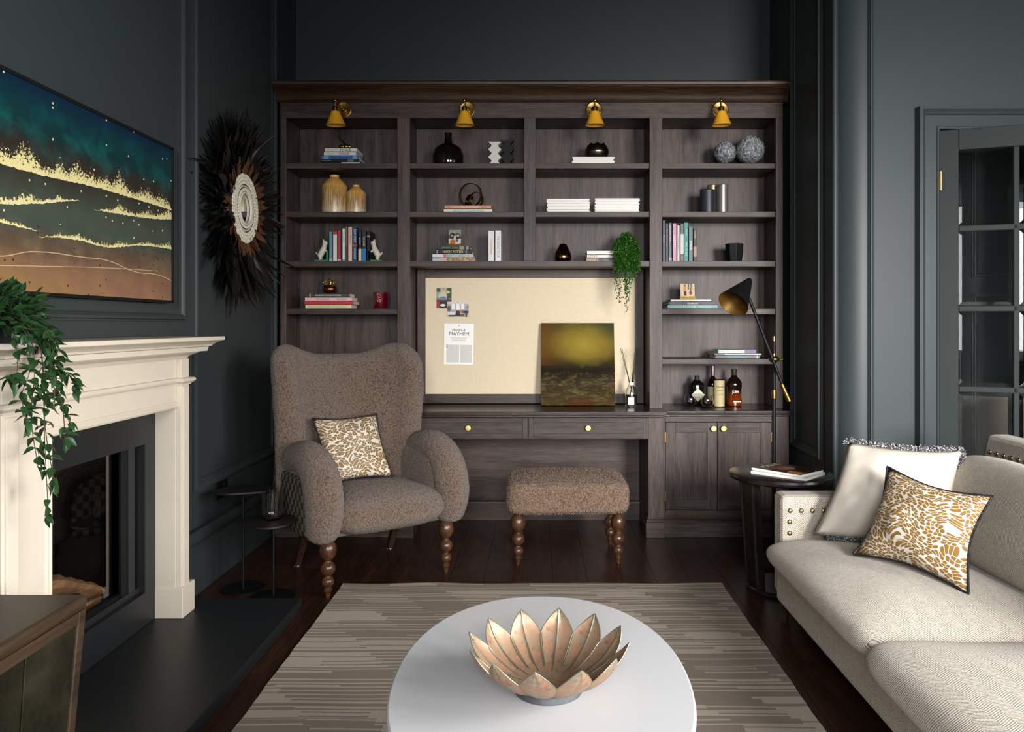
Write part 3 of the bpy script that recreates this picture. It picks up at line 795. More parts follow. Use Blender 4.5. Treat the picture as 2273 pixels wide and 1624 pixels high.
for s_ in (-1, 1):
    mb = MB()
    pth = [(.52, .56), (.42, .605), (.30, .64), (.17, .645), (.06, .60), (-.005, .51), (-.02, .42), (.0, .345), (.02, .30), (.03, .265)]
    rad = [.060, .072, .082, .088, .092, .094, .092, .086, .074, .035]
    P = sp([(y, z, r) for (y, z), r in zip(pth, rad)], 5)
    mb.tube([(s_*.352, p[0], p[1]) for p in P], [p[2] for p in P], 24, up=(1, 0, 0))
    o = mb.build('arm', mt['boucle'], ac, local=True, smooth=180)
    displace(o, 'CLOUDS', .012, .009, 2)
    mb = MB(); rbox(mb, (s_*.328, .27, .455), (.078, .28, .20), (5, 5, 3.2), 32, 18)
    o = mb.build('inner_arm', mt['boucle'], ac, local=True, smooth=180); displace(o, 'CLOUDS', .012, .008, 2)
mb = MB(); rbox(mb, (0, .21, .375), (.315, .325, .118), (5, 4.5, 2.6), 44, 22)
o = mb.build('seat', mt['boucle'], ac, local=True, smooth=180); displace(o, 'CLOUDS', .012, .009, 2)
def checks():
    m = NT('woven_check_fabric'); X, Y, Z = m.sep(m.obj())
    ck = m.n('TexChecker', {'Vector': m.n('CombineXYZ', {0: Y, 1: m.math('MULTIPLY', Z, .8)}).outputs[0], 'Scale': 36.0, 'Color1': lin('#2b2622'), 'Color2': lin('#6a6459')})
    wv = m.noise(m.obj((1, 300, 300)), 1, 2)
    m.p(Base_Color=m.mix(m.math('MULTIPLY', wv, .35), ck.outputs[0], '#4a443d'), Roughness=.9, Specular_IOR_Level=.1); m.bump(wv, .3, .002)
    return m.mat
mt['check'] = checks()
for s_ in (-1, 1):
    mb = MB(); rbox(mb, (s_*.372, .31, .42), (.05, .26, .145), (6, 8, 8), 28, 12); mb.build('side_panel', mt['check'], ac, local=True, smooth=50)
mb = MB(); mb.box(-.33, .33, .02, .54, .275, .32); mb.build('frame_rail', mt['check'], ac, local=True)
mb = MB(); rbox(mb, (0, .565, .55), (.33, .03, .26), (6, 6, 6)); mb.build('back_panel', mt['check'], ac, local=True, smooth=50)
for x in (-.327, .327): turned_leg(ac, x, 0)
for s_ in (-1, 1):
    mb = MB(); P = sp([(s_*.27, .44, .30), (s_*.272, .49, .17), (s_*.275, .575, .006)], 6)
    mb.tube(P, [.03 - .009*i/len(P) for i in range(len(P))], 4, up=(1, 1, 0)); lg = mb.build('leg', mt['legdark'], ac, local=True)
    mb = MB(); mb.lathe([(.016, 0), (.017, .006)], 12, (s_*.275, .575, 0)); mb.build('glide', M('nylon_glide', '#b9b7b0', .4), lg, local=True)
# cushion on the armchair
sh = Vector((-.03, .04, 0))
ch = thing('cushion', 'small square cushion with pale gold spots on the brown armchair', 'cushion', (-.92, 4.05, .50))
A_, B_, C2, D_ = Vector((-1.05, 3.93, .505))+sh, Vector((-.755, 4.145, .505))+sh, Vector((-.875, 4.29, .825))+sh, Vector((-1.17, 4.075, .825))+sh
o, edge = pillow(ch, 'cover', mt['leo2'], A_, B_, C2, D_, .13, .10, seed=3)
mb = MB(); mb.tube(edge, .004, 6); mb.build('piping', mt['pipe'], ch, smooth=60)

# ------------------------------------------------------------------ footstool
fs_ = thing('footstool', 'brown shearling footstool on four turned wooden legs', 'footstool', (.155, 4.48, 0), R(1.5))
mb = MB()
def dome(q):
    if q.z > 0: q = Vector((q.x, q.y, q.z + .022*max(0, 1-(q.x/.33)**2)*max(0, 1-(q.y/.25)**2)))
    return q
rbox(mb, (0, 0, .366), (.335, .25, .084), (9, 9, 7), 56, 26, fn=dome)
seat = mb.build('seat', mt['shag'], fs_, local=True, smooth=180); displace(seat, 'CLOUDS', .02, .012, 2)
for x in (-.277, .277):
    for y in (-.18, .19): turned_leg(fs_, x, y)
# pile: short curly locks standing off the upholstery
def pile(par, src, n, L, mat, seed, lean=(0, 0, -.4)):
    rn = random.Random(seed); me = src.data; polys = list(me.polygons); ar = [p.area for p in polys]
    mb = MB(); lean = Vector(lean)
    vco = [v.co for v in me.vertices]
    for p in rn.choices(polys, ar, k=n):
        a, b, c = (vco[i] for i in p.vertices[:3]); d = vco[p.vertices[-1]]
        u, v = rn.random(), rn.random(); q = a*(1-u)*(1-v) + b*u*(1-v) + c*u*v + d*(1-u)*v
        nn = p.normal.copy(); dr = (nn + Vector((rn.gauss(0, .6), rn.gauss(0, .6), rn.gauss(0, .6))) + lean*.5).normalized()
        if dr.dot(nn) < .1: dr = (dr + nn*.5).normalized()
        sd = dr.orthogonal().normalized(); sd.rotate(Matrix.Rotation(rn.uniform(0, 6.3), 3, dr)); l = L*rn.uniform(.6, 1.2); w_ = l*.16
        m_ = q + dr*l*.6; e = m_ + (dr + sd*rn.uniform(-1, 1) + lean*.4).normalized()*l*.5
        cr = sd.cross(dr)
        mb.add([q-cr*w_, q+cr*w_, m_+cr*w_*.8, m_-cr*w_*.8, e], [(0, 1, 2, 3), (3, 2, 4)])
    o = mb.build('pile', mat, par, local=True, fix=False); o['kind'] = 'stuff'; return o
pile(fs_, seat, 16000, .0105, mt['shag'], 5)

# ------------------------------------------------------------------ sofa
def herring(name, mode, p=.029, fr=.0070):
    m = NT(name); X, Y, Z = m.sep(m.obj())
    if mode == 'seat': a, b = Y, m.math('SUBTRACT', X, Z)
    else: a, b = X, m.math('ADD', Z, Y)
    wob = m.math('MULTIPLY', m.math('SUBTRACT', m.noise(m.obj(), 9, 2), .5), .02)
    a = m.math('ADD', a, wob)
    zig = m.math('PINGPONG', b, p)
    s_ = m.math('SINE', m.math('MULTIPLY', m.math('ADD', a, m.math('MULTIPLY', zig, .75)), 2*PI/fr))
    n1 = m.noise(m.obj(), 240, 3, .75); n2 = m.noise(m.obj(), 40, 3, .6)
    f = m.math('ADD', m.math('MULTIPLY', s_, .19), m.math('ADD', m.math('MULTIPLY', n1, .85), m.math('MULTIPLY', n2, .15)))
    m.p(Base_Color=m.ramp(f, [(.2, '#544c42'), (.45, '#a39a8c'), (.75, '#d2c9bb')]), Roughness=.95, Specular_IOR_Level=.1, Sheen_Weight=.15)
    m.bump(m.math('ADD', f, 0.0), .45, .003)
    return m.mat
mt['her'] = herring('herringbone_tweed', 'seat'); mt['hera'] = herring('herringbone_tweed_arm', 'arm')
mt['nail'] = M('antique_nailhead', '#c4b08a', .3, 1.0)
so = thing('sofa', 'oatmeal herringbone sofa with brass nailheads along right side', 'sofa', (1.5, 2.3, 0))
Y0, Y1 = 1.0, 3.53
mb = MB(); mb.box(1.06, 2.12, 3.405, Y1, .12, .572); arm = mb.build('arm', mt['hera'], so, bevel=.022)
mb = MB(); mb.box(1.06, 2.12, Y0-.1, Y0, .12, .572); mb.build('arm', mt['hera'], so, bevel=.022)
mb = MB(); mb.box(1.035, 2.0, Y0, 3.405, .12, .285); mb.build('seat_base', mt['her'], so, bevel=.015)
mb = MB(); mb.poly([(1.90, Y0-.1, .12), (1.93, Y0-.1, .40), (2.03, Y0-.1, .825), (2.13, Y0-.1, .825), (2.12, Y0-.1, .12)], (0, Y1-Y0+.1, 0)); bk = mb.build('back', mt['her'], so, bevel=.02)
for (y0, y1, bx, bz) in ((2.31, 3.402, .0, .0), (1.01, 2.305, -.035, .02)):
    mb = MB()
    def puff(q, h=((y1-y0)/2)):
        if q.z > 0: q = Vector((q.x, q.y, q.z + .02*max(0, 1-(q.y/h)**2)*max(0, 1-(q.x/.4)**2) + .006*math.sin(q.x*14+q.y*9)))
        return q
    rbox(mb, (1.36+bx, (y0+y1)/2, .345+bz*.5), (.40, (y1-y0)/2, .073+bz*.3), (9, 12, 2.8), 60, 24, fn=puff)
    mb.build('seat_cushion', mt['her'], so, smooth=180, sub=1)
for (y0, y1) in ((2.33, 3.37), (1.05, 2.30)):
    mb = MB(); Mr = Matrix.Rotation(R(24), 4, 'Y')
    rbox(mb, (1.765, (y0+y1)/2, .585), (.125, (y1-y0)/2, .215), (3, 7, 3.2), 56, 24, M_=Mr)
    mb.build('back_cushion', mt['her'], so, smooth=180, sub=1)
for x in (1.09, 2.05):
    for y in (Y0, 3.46):
        mb = MB(); mb.lathe([(.018, 0), (.026, .12)], 4, (x, y, 0)); mb.build('foot', mt['legdark'], so)
nm = MB(); nm.ell((0, 0, 0), (.0112, .007, .0112), 14, 8); nme = nm.mesh('nailhead', None, 60); nme.materials.append(mt['nail'])
sf = 3.405 - .002
for i in range(14):
    link_mesh('nailhead', nme, arm, wm(arm).inverted() @ Matrix.Translation((xx(1754, sf) + i*.0487, sf, zz(1133, sf))))
for q in (1158, 1183): link_mesh('nailhead', nme, arm, wm(arm).inverted() @ Matrix.Translation((xx(1753, sf), sf, zz(q, sf))))
for i in range(44):
    y = 3.475 - i*.052; link_mesh('nailhead', nme, bk, wm(bk).inverted() @ Matrix.Translation((2.010, y, .752)) @ Matrix.Rotation(R(90), 4, 'Z'))
# linen cushion with speckled feather trim
mt['linen2'] = M('pale_linen', '#c4bbae', .85, spec=.15, var=.08, vs=9, bump=.25, bs=500)
lc = thing('cushion', 'large pale linen cushion with speckled frilled trim at far end of sofa', 'cushion', (1.4, 3.2, .42))
A_, B_, C2, D_ = Vector((1.165, 3.315, .425)), Vector((1.60, 3.01, .425)), Vector((1.735, 3.20, .80)), Vector((1.335, 3.365, .815))
o, edge = pillow(lc, 'cover', mt['linen2'], A_, B_, C2, D_, .20, .08, seed=8)
def speck():
    m = NT('speckled_trim'); vo = m.n('TexVoronoi', {'Vector': m.obj(), 'Scale': 170.0}); 
    m.p(Base_Color=m.ramp(vo.outputs['Distance'], [(.30, '#b9b6b2'), (.42, '#36363c')]), Roughness=.8)
    return m.mat
rn = random.Random(4); mb = MB(); nrm = (B_-A_).cross(D_-A_).normalized(); cc = (A_+B_+C2+D_)/4
for i in list(range(70, 182)) + list(range(6, 40)):
    p = edge[i % 241]
    for q in range(4):
        t0 = (edge[(i+1) % 241]-p); s0 = t0.normalized() if t0.length > 1e-6 else Vector((1, 0, 0))
        outd = (p-cc).normalized(); outd = (outd - s0*outd.dot(s0)).normalized()
        d = (outd + nrm*rn.uniform(-.7, .7) + s0*rn.uniform(-.5, .5)).normalized(); L = rn.uniform(.014, .026); wv = s0*.006 + nrm*rn.uniform(-.004, .004)
        b = p + s0*rn.uniform(-.004, .004) - outd*.004
        mb.add([b-wv*.5, b+wv*.5, b+d*L+wv, b+d*L-wv, b+d*L*1.25], [(0, 1, 2, 3), (3, 2, 4)])
o = mb.build('frilled_trim', speck(), lc, fix=False); o['kind'] = 'stuff'
pc = thing('cushion', 'gold spotted cushion with black piping on the oatmeal sofa', 'cushion', (1.4, 2.85, .43))
A_, B_, C2, D_ = Vector((1.205, 2.985, .44)), Vector((1.425, 2.585, .425)), Vector((1.625, 2.79, .705)), Vector((1.385, 3.10, .755))
o, edge = pillow(pc, 'cover', mt['leo1'], A_, B_, C2, D_, .15, .17, seed=12, sharp=.6)
mb = MB(); mb.tube(edge, .0045, 6); mb.build('piping', mt['pipe'], pc, smooth=60)

# ------------------------------------------------------------------ white coffee table and petal bowl
mt['tablew'] = M('white_lacquer', '#b4b5b7', .35, spec=.4)
ct = thing('coffee_table', 'white lacquered oval coffee table on the striped rug', 'coffee table', (0, 2.05, .01))
def oval(r, n=96, ax=.387, ay=.592, cy=2.05, cx=.005, e=2.15):
    out = []
    for i in range(n):
        a = 2*PI*i/n; c_, s_ = math.cos(a), math.sin(a)
        out.append((cx + (ax-r)*math.copysign(abs(c_)**(2/e), c_), cy + (ay-r)*math.copysign(abs(s_)**(2/e), s_)))
    return out
def loft_rings(rings):
    mb = MB(); n = len(rings[0][0]); vs = []; fs = []
    for pts, z in rings: vs += [Vector((x, y, z)) for x, y in pts]
    for k in range(len(rings)-1):
        for i in range(n): fs.append((k*n+i, k*n+(i+1) % n, (k+1)*n+(i+1) % n, (k+1)*n+i))
    fs += [list(range(n))[::-1], [(len(rings)-1)*n+i for i in range(n)]]
    mb.add(vs, fs); return mb
loft_rings([(oval(.06), .352), (oval(.012), .372), (oval(0), .388), (oval(.0015), .396), (oval(.006), .40)]).build('table_top', mt['tablew'], ct, smooth=35)
loft_rings([(oval(.12, 48), .01), (oval(.13, 48), .03), (oval(.2, 48), .18), (oval(.15, 48), .36)]).build('pedestal', mt['tablew'], ct, smooth=60)
def copper():
    m = NT('verdigris_copper'); v = m.obj(); a = m.noise(v, 22, 5, .7); b = m.noise(v, 60, 4, .7)
    c1 = m.ramp(a, [(.32, '#7f6a58'), (.46, '#a37c60'), (.6, '#8f7f6a'), (.75, '#949581')])
    c2 = m.mix(m.math('MULTIPLY', m.math('SUBTRACT', b, .5, clamp=True), 2.2, clamp=True), c1, '#54443a')
    m.p(Base_Color=c2, Metallic=.35, Roughness=m.math('MULTIPLY_ADD', b, .3, .3)); m.bump(b, .2, .002); return m.mat
mt['copper'] = copper(); mt['rib'] = M('aged_rib', '#8e8c78', .45, .8, var=.2, vs=60)
bx_, by_ = xx(1217, 1.965), 1.965
bo = thing('bowl', 'verdigris copper bowl shaped like a flower of pointed petals on white table', 'bowl', (bx_, by_, .40))
PR = sp([(.070, .016), (.105, .026), (.150, .052), (.185, .088), (.206, .128)], 6)
def petal_w(t):
    k_ = t*(len(PR)-1); i_ = min(len(PR)-2, int(k_)); r_ = (PR[i_]*(1-k_+i_) + PR[i_+1]*(k_-i_))[0]
    return min(.270*r_, .0505*max(0, 1-((t-.40)/.60)**2.3) if t > .40 else 1)
mb = MB(); n = len(PR)-1
def pet(sgn):
    def fn(u, v):
        t = v; k = t*n; i = min(n-1, int(k)); f = k-i; r, z = PR[i]*(1-f) + PR[i+1]*f
        w_ = petal_w(t); s_ = (2*u-1); cup = .012*(s_*s_)*math.sin(t*PI*.8) 
        ridge = .0025*math.exp(-(s_*9)**2)
        x = s_*w_; rr = math.sqrt(max(1e-6, r*r)) - cup*.2 - ridge
        return Vector((x, rr - .5*x*x/max(.06, r) + (0.0009*sgn), z + cup*.6))
    return fn
mb.grid(12, 22, pet(1)); mb.grid(12, 22, pet(-1)); pme = mb.mesh('petal', None, 60); pme.materials.append(mt['copper'])
rb = MB(); rb.tube([pet(-1)(.5, v/22) - Vector((0, .0005, -.0005)) for v in range(23)], [.0030-.001*v/22 for v in range(23)], 6); rme = rb.mesh('rib', None, 60); rme.materials.append(mt['rib'])
eb = MB(); eb.tube([pet(0)(0, v/22) for v in range(23)] + [pet(0)(1, 1-v/22) for v in range(1, 23)], .0015, 5); eme = eb.mesh('petal_edge', None, 60); eme.materials.append(mt['rib'])
for i in range(12):
    p = link_mesh('petal', pme, bo, Matrix.Rotation(R(-9-30*i), 4, 'Z')); link_mesh('rib', rme, p, Matrix.Identity(4)); link_mesh('petal_edge', eme, p, Matrix.Identity(4))
mb = MB(); mb.lathe([(0, .012), (.076, .012), (.08, .018), (.083, .014), (.086, 0), (.080, 0), (.076, .008), (0, .008)], 48); mb.build('foot', M('dark_zinc', '#4a4d50', .6, .4, var=.3, vs=50), bo, local=True, smooth=40)
mb = MB(); mb.lathe([(0, .016), (.06, .0165), (.098, .026)], 48, cap=False); mb.build('base_disc', mt['copper'], bo, local=True, smooth=60)

# ------------------------------------------------------------------ round side table, magazines and floor lamp
mt['wenge'] = wood('wenge', '#0e0b0a', '#241c19', 'z', .25, .5)
tx_, ty_ = 1.21, 3.90
st_ = thing('side_table', 'round dark wood side table at the end of the sofa', 'side table', (tx_, ty_, 0))
mb = MB(); mb.lathe([(0, .548), (.235, .548), (.252, .556), (.256, .568), (.252, .578), (.246, .581), (0, .581)], 64, (tx_, ty_, 0)); mb.build('table_top', mt['wenge'], st_, smooth=35)
for k, a in enumerate((198, 160, 20, 300)):
    ca, sa = math.cos(R(a)), math.sin(R(a)); T_ = Vector((-sa, ca, 0)); D2 = Vector((ca, sa, 0))
    o_ = Vector((tx_, ty_, 0)); w_ = .05
    mb = MB(); p1, p2 = o_ + D2*.20, o_ + D2*.165
    vs = [p1+T_*w_+Vector((0, 0, .55)), p1-T_*w_+Vector((0, 0, .55)), p1-T_*w_-D2*.045+Vector((0, 0, .55)), p1+T_*w_-D2*.045+Vector((0, 0, .55)),
          p2+T_*w_*.85+Vector((0, 0, .02)), p2-T_*w_*.85+Vector((0, 0, .02)), p2-T_*w_*.85-D2*.05+Vector((0, 0, .02)), p2+T_*w_*.85-D2*.05+Vector((0, 0, .02))]
    mb.add(vs, [(0, 1, 2, 3), (4, 7, 6, 5), (0, 4, 5, 1), (1, 5, 6, 2), (2, 6, 7, 3), (3, 7, 4, 0)]); mb.build('leg', mt['wenge'], st_, bevel=.008)
mb = MB(); mb.lathe([(0, 0), (.165, 0), (.172, .008), (.172, .018), (.165, .024), (0, .024)], 48, (tx_, ty_, 0)); mb.build('base', mt['wenge'], st_, smooth=35)
def magazine(label, cx, cy, z, ang, w_, d_, h_, cover, art=None, title=None):
    t = thing('magazine', label, 'magazine', (cx, cy, z), ang, 'magazines on the round side table')
    mb = MB(); mb.box(-w_/2, w_/2, -d_/2, d_/2, .0008, h_-.0008); mb.build('pages', mt['white'], t, local=True)
    mb = MB(); mb.box(-w_/2, w_/2+.0006, -d_/2, d_/2, h_-.0008, h_); mb.box(-w_/2, w_/2+.0006, -d_/2, d_/2, 0, .0008); mb.box(-w_/2-.0006, -w_/2, -d_/2, d_/2, 0, h_); mb.build('cover', mt['white'], t, local=True)
    if art:
        Mx = wm(t) @ Matrix.Translation((-w_/2, -d_/2, h_+.0003)); printed(t, 'cover_print', Mx, w_, d_, cover, art)
    if title: text(t, title, wm(t) @ Matrix.Translation((0, d_*.38, h_+.0015)), w_*.8, d_*.14, mt['inkw'])
magazine('lower white-edged magazine under the glossy one on side table', tx_+.02, ty_-.045, .581, R(47), .215, .285, .012, '#3a3330')
magazine('upper glossy magazine with brown and yellow cover on side table', tx_+.02, ty_-.035, .594, R(41), .205, .27, .011, '#3b2d28', [('#5a4034', 'r', (0, 1, .6, 1)), ('#8a5f4a', 'e', (.55, .55, .3, .2)), ('#b98d72', 'e', (.6, .5, .14, .12)), ('#c98f2a', 'p', [(.02, .05), (.35, .02), (.3, .35), (.05, .3)]), ('#2a1d19', 'e', (.75, .25, .2, .2)), ('#6d4a3a', 'e', (.35, .75, .2, .12))], 'VOGUE')
mt['lampin'] = M('gold_lacquer_inside', '#6b4d1c', .45, .6)
LY = 4.27; lx = xx(1718, LY)
fl_ = thing('floor_lamp', 'black and brass floor lamp with a cone shade beside the bookcase', 'floor lamp', (lx, LY, 0))
mb = MB(); mb.lathe([(0, 0), (.115, 0), (.115, .014), (.11, .02), (.02, .022), (.014, .03), (0, .03)], 40, (lx, LY, 0)); mb.build('base', mt['black'], fl_, smooth=35)
mb = MB(); mb.cyl((lx, LY, .02), (lx, LY, zz(866, LY)), .0105); mb.cyl((lx, LY, zz(866, LY)), (lx, LY, zz(755, LY)), .0065); mb.build('pole', mt['black'], fl_, smooth=40)
mb = MB(); mb.lathe([(.0, -.026), (.013, -.026), (.0135, .0), (.0125, .02), (.0, .02)], 20, (lx, LY, zz(873, LY))); mb.build('collar', mt['brass'], fl_, smooth=40)
jz = zz(797, LY); J = Vector((lx, LY, jz))
mb = MB(); mb.ell(J, (.030, .022, .019), 20, 12); mb.cyl(J+Vector((-.025, 0, 0)), J+Vector((.047, 0, 0)), .006); mb.cyl(J+Vector((0, 0, -.03)), J+Vector((0, 0, .032)), .0095); mb.build('joint', mt['brass'], fl_, smooth=50)
mb = MB(); mb.cyl((lx, LY, zz(757, LY)), (lx, LY, zz(746, LY)), .0085); mb.build('finial', mt['brass'], fl_, smooth=40)
AY = LY-.03; a1, a0 = at(1663, 662, AY), at(1740, 862, AY); a2 = at(1735, 852, AY); a3 = at(1752, 890, AY)
mb = MB(); mb.cyl(a0, a1, .0085); mb.build('arm', mt['black'], fl_, smooth=40)
mb = MB(); mb.cyl(a2, a3, .0125, .0145); mb.build('counterweight', mt['brass'], fl_, smooth=40)
mb = MB(); mb.cyl(a1+(a0-a1)*.02, a1-(a0-a1).normalized()*.02, .006); mb.build('swivel', mt['brass'], fl_, smooth=40)
ap = at(1664, 622, AY-.01); dv = Vector((-.58, -.50, -.66)).normalized()
q = dv.to_track_quat('Z', 'Y').to_matrix().to_4x4(); Mx = Matrix.Translation(ap) @ q
mb = MB(); mb.lathe([(0, -.006), (.014, -.004), (.018, .006), (.083, .196), (.0845, .198)], 48, M=Mx, cap=False); shd = mb.build('lamp_shade', mt['blackmat'], fl_, smooth=40)
mb = MB(); mb.lathe([(0, .008), (.0165, .009), (.0825, .1975), (.0845, .198)], 48, M=Mx, cap=False); mb.build('shade_lining', mt['lampin'], shd, smooth=40)
# ================================================================== fireplace
mt['stone'] = M('cream_limestone', '#c8beae', .55, spec=.25, var=.05, vs=14, bump=.06, bs=80)
mt['slate'] = M('honed_dark_slate', '#1d1f21', .42, spec=.4, var=.18, vs=5, bump=.08, bs=40)
mt['iron'] = M('dark_grey_stove_metal', '#222326', .4, spec=.4)
fp = thing('fireplace_surround', 'cream stone fireplace surround with moulded mantel shelf', 'fireplace', (XL, 2.83, .06))
def ring(par, name, prof, xf, y0, y1, z, x_back=XL, mat=None):
    """moulding wrapped round the front and both ends, mitred"""
    mb = MB(); vs = []; fs = []; n = len(prof)
    for a, o_ in prof: vs += [(x_back, y0-o_, z+a), (xf+o_, y0-o_, z+a), (xf+o_, y1+o_, z+a), (x_back, y1+o_, z+a)]
    for i in range(n-1):
        for q in range(4): fs.append((i*4+q, i*4+(q+1) % 4, (i+1)*4+(q+1) % 4, (i+1)*4+q))
    fs += [(3, 2, 1, 0), tuple((n-1)*4+q for q in range(4))]
    mb.add(vs, fs); return mb.build(name, mat or mt['stone'], par, smooth=25)
COR = [(0, 0), (0, .010), (.006, .014), (.013, .020), (.019, .034), (.025, .046), (.031, .05), (.031, .074), (.050, .078), (.053, .088), (.060, .092), (.068, .104), (.075, .118), (.078, .127), (.080, .130), (.093, .130), (.095, .128)]
ring(fp, 'mantel_shelf', COR, -1.56, 2.235, 3.415, 1.172)
part(fp, 'frieze', mt['stone'], (XL, -1.56, 2.23, 3.42, .9625, 1.173), bevel=.001)
AST = [(0, 0), (0, .006), (.006, .008), (.009, .014), (.016, .021), (.023, .022), (.029, .017), (.031, .008), (.031, 0)]
mb = MB(); mb.sweep([(a, b*.7) for a, b in AST], (-1.56, 2.30, 1.06), (-1.56, 3.345, 1.06), (0, 0, 1), (1, 0, 0)); mb.build('frieze_moulding', mt['stone'], fp, smooth=40)
mb = MB(); mb.sweep([(0, 0), (0, .008), (.006, .012), (.012, .007), (.02, .009), (.028, .004), (.028, 0)], (-1.56, 2.45, .9625), (-1.56, 3.345, .9625), (0, 0, 1), (1, 0, 0)); mb.build('opening_moulding', mt['stone'], fp, smooth=40)
for y0, y1, yi0, yi1 in ((2.227, 2.304, 2.304, 2.486), (3.345, 3.42, 3.341, 3.345)):
    j = part(fp, 'jamb', mt['stone'], (XL, -1.56, min(y0, yi0), max(y1, yi1), .06, .9625), bevel=.0015)
    part(j, 'pilaster', mt['stone'], (-1.5600, -1.538, y0+.0005, y1-.0005, .19, 1.172), (-1.545, -1.531, y0+.012, y1-.012, .19, 1.05), bevel=.002)
    ring(j, 'pilaster_moulding', AST, -1.538, y0, y1, 1.06, -1.6)
    part(j, 'plinth', mt['stone'], (XL, -1.528, y0-.008, y1+.035, .06, .192), bevel=.003)
mb = MB(); mb.sweep([(0, 0), (0, .006), (.007, .010), (.014, .005), (.022, .006), (.028, 0)], (-1.56, 2.486, .06), (-1.56, 2.486, .965), (0, -1, 0), (1, 0, 0)); mb.build('opening_moulding', mt['stone'], fp, smooth=40)
sl = part(fp, 'slate_slip', mt['slate'], (XL, -1.646, 2.47, 3.345, .82, .9625), bevel=.001)
part(fp, 'slate_slip', mt['slate'], (XL, -1.646, 3.252, 3.345, .20, .82), bevel=.001)
part(fp, 'slate_slip', mt['slate'], (XL, -1.646, 2.47, 2.53, .20, .82), bevel=.001)
part(fp, 'slate_slip', mt['slate'], (XL, -1.646, 2.47, 3.345, .062, .20), bevel=.001)
ht = MB(); ht.box(XL, -1.093, 2.10, 3.59, .026, .06); ht.box(XL, -1.100, 2.10, 3.583, .0, .026)
tag(ht.build('hearth', mt['slate'], None, (-1.4, 2.85, 0), bevel=.002), 'dark slate hearth slab in front of the fireplace', 'hearth')
# gas fire
fi = thing('fire_insert', 'glass-fronted dark metal fire set inside the fireplace opening', 'fire', (-1.85, 2.87, .19))
mb = MB(); b_ = MB()
for bx in ((-2.12, -2.10, 2.52, 3.24, .19, .83), (-2.12, -1.70, 2.51, 2.53, .19, .83), (-2.12, -1.70, 3.21, 3.235, .19, .83), (-2.12, -1.70, 2.52, 3.24, .17, .195), (-2.12, -1.70, 2.52, 3.24, .82, .84)): mb.box(*bx)
mb.build('firebox', M('soot_black', '#08080a', .6, spec=.3), fi)
part(fi, 'frame', mt['iron'], (-1.70, -1.668, 3.165, 3.215, .225, .82), (-1.70, -1.668, 2.53, 2.57, .225, .82)); part(fi, 'frame', mt['iron'], (-1.70, -1.668, 2.53, 3.25, .20, .225))
part(fi, 'trim', mt['black'], (-1.70, -1.675, 3.215, 3.252, .225, .82), (-1.685, -1.672, 3.12, 3.165, .225, .82), (-1.70, -1.68, 2.53, 3.2, .225, .24))
part(fi, 'glass_pane', mt['glass'], (-1.702, -1.698, 2.55, 3.19, .215, .82), bevel=0)
part(fi, 'burner_bed', mt['blackmat'], (-2.09, -1.72, 2.54, 3.2, .195, .215))
mt['log'] = wood('driftwood', '#6a4a36', '#a9825f', 'y', .9, .1, 14, .6)
mt['bark'] = M('charred_bark', '#1c1a19', .9, bump=1.0, bs=60)
def logm(label, P, rad, seed, mat):
    rn = random.Random(seed); P = sp(P, 5); mb = MB(); n = 14; vs = []; fs = []; m_ = len(P)
    for i, p in enumerate(P):
        r = sp([(q, 0) for q in rad], 5)[min(i, (len(rad)-1)*5)][0] if len(rad) == len(P) else rad[0] + (rad[1]-rad[0])*i/(m_-1)
        for k in range(n):
            a = 2*PI*k/n; rr = r*(1 + .22*math.sin(3*a+seed) + .1*rn.uniform(-1, 1)); vs.append((p[0]+rr*math.cos(a)*.9, p[1]+rr*.2*rn.uniform(-.3, .3), p[2]+rr*math.sin(a)))
    for i in range(m_-1):
        for k in range(n): fs.append((i*n+k, i*n+(k+1) % n, (i+1)*n+(k+1) % n, (i+1)*n+k))
    fs += [list(range(n)), [(m_-1)*n+k for k in range(n)][::-1]]
    mb.add(vs, fs); c = P[0]
    return tag(mb.build('log', mat, None, (c[0], c[1], .215), smooth=30), label, 'log', 'logs in the fire')
logm('large pale split log leaning across the fire', [(-1.79, 2.62, .40), (-1.79, 2.80, .375), (-1.785, 2.98, .31), (-1.78, 3.13, .25)], (.062, .03), 1, mt['log'])
logm('charred log lying under the pale log in the fire', [(-1.775, 2.64, .285), (-1.775, 2.82, .275), (-1.775, 2.98, .25)], (.05, .04), 4, mt['bark'])
logm('small pale log at the front of the fire', [(-1.755, 2.90, .235), (-1.752, 3.0, .235), (-1.75, 3.09, .232)], (.016, .014), 6, mt['log'])

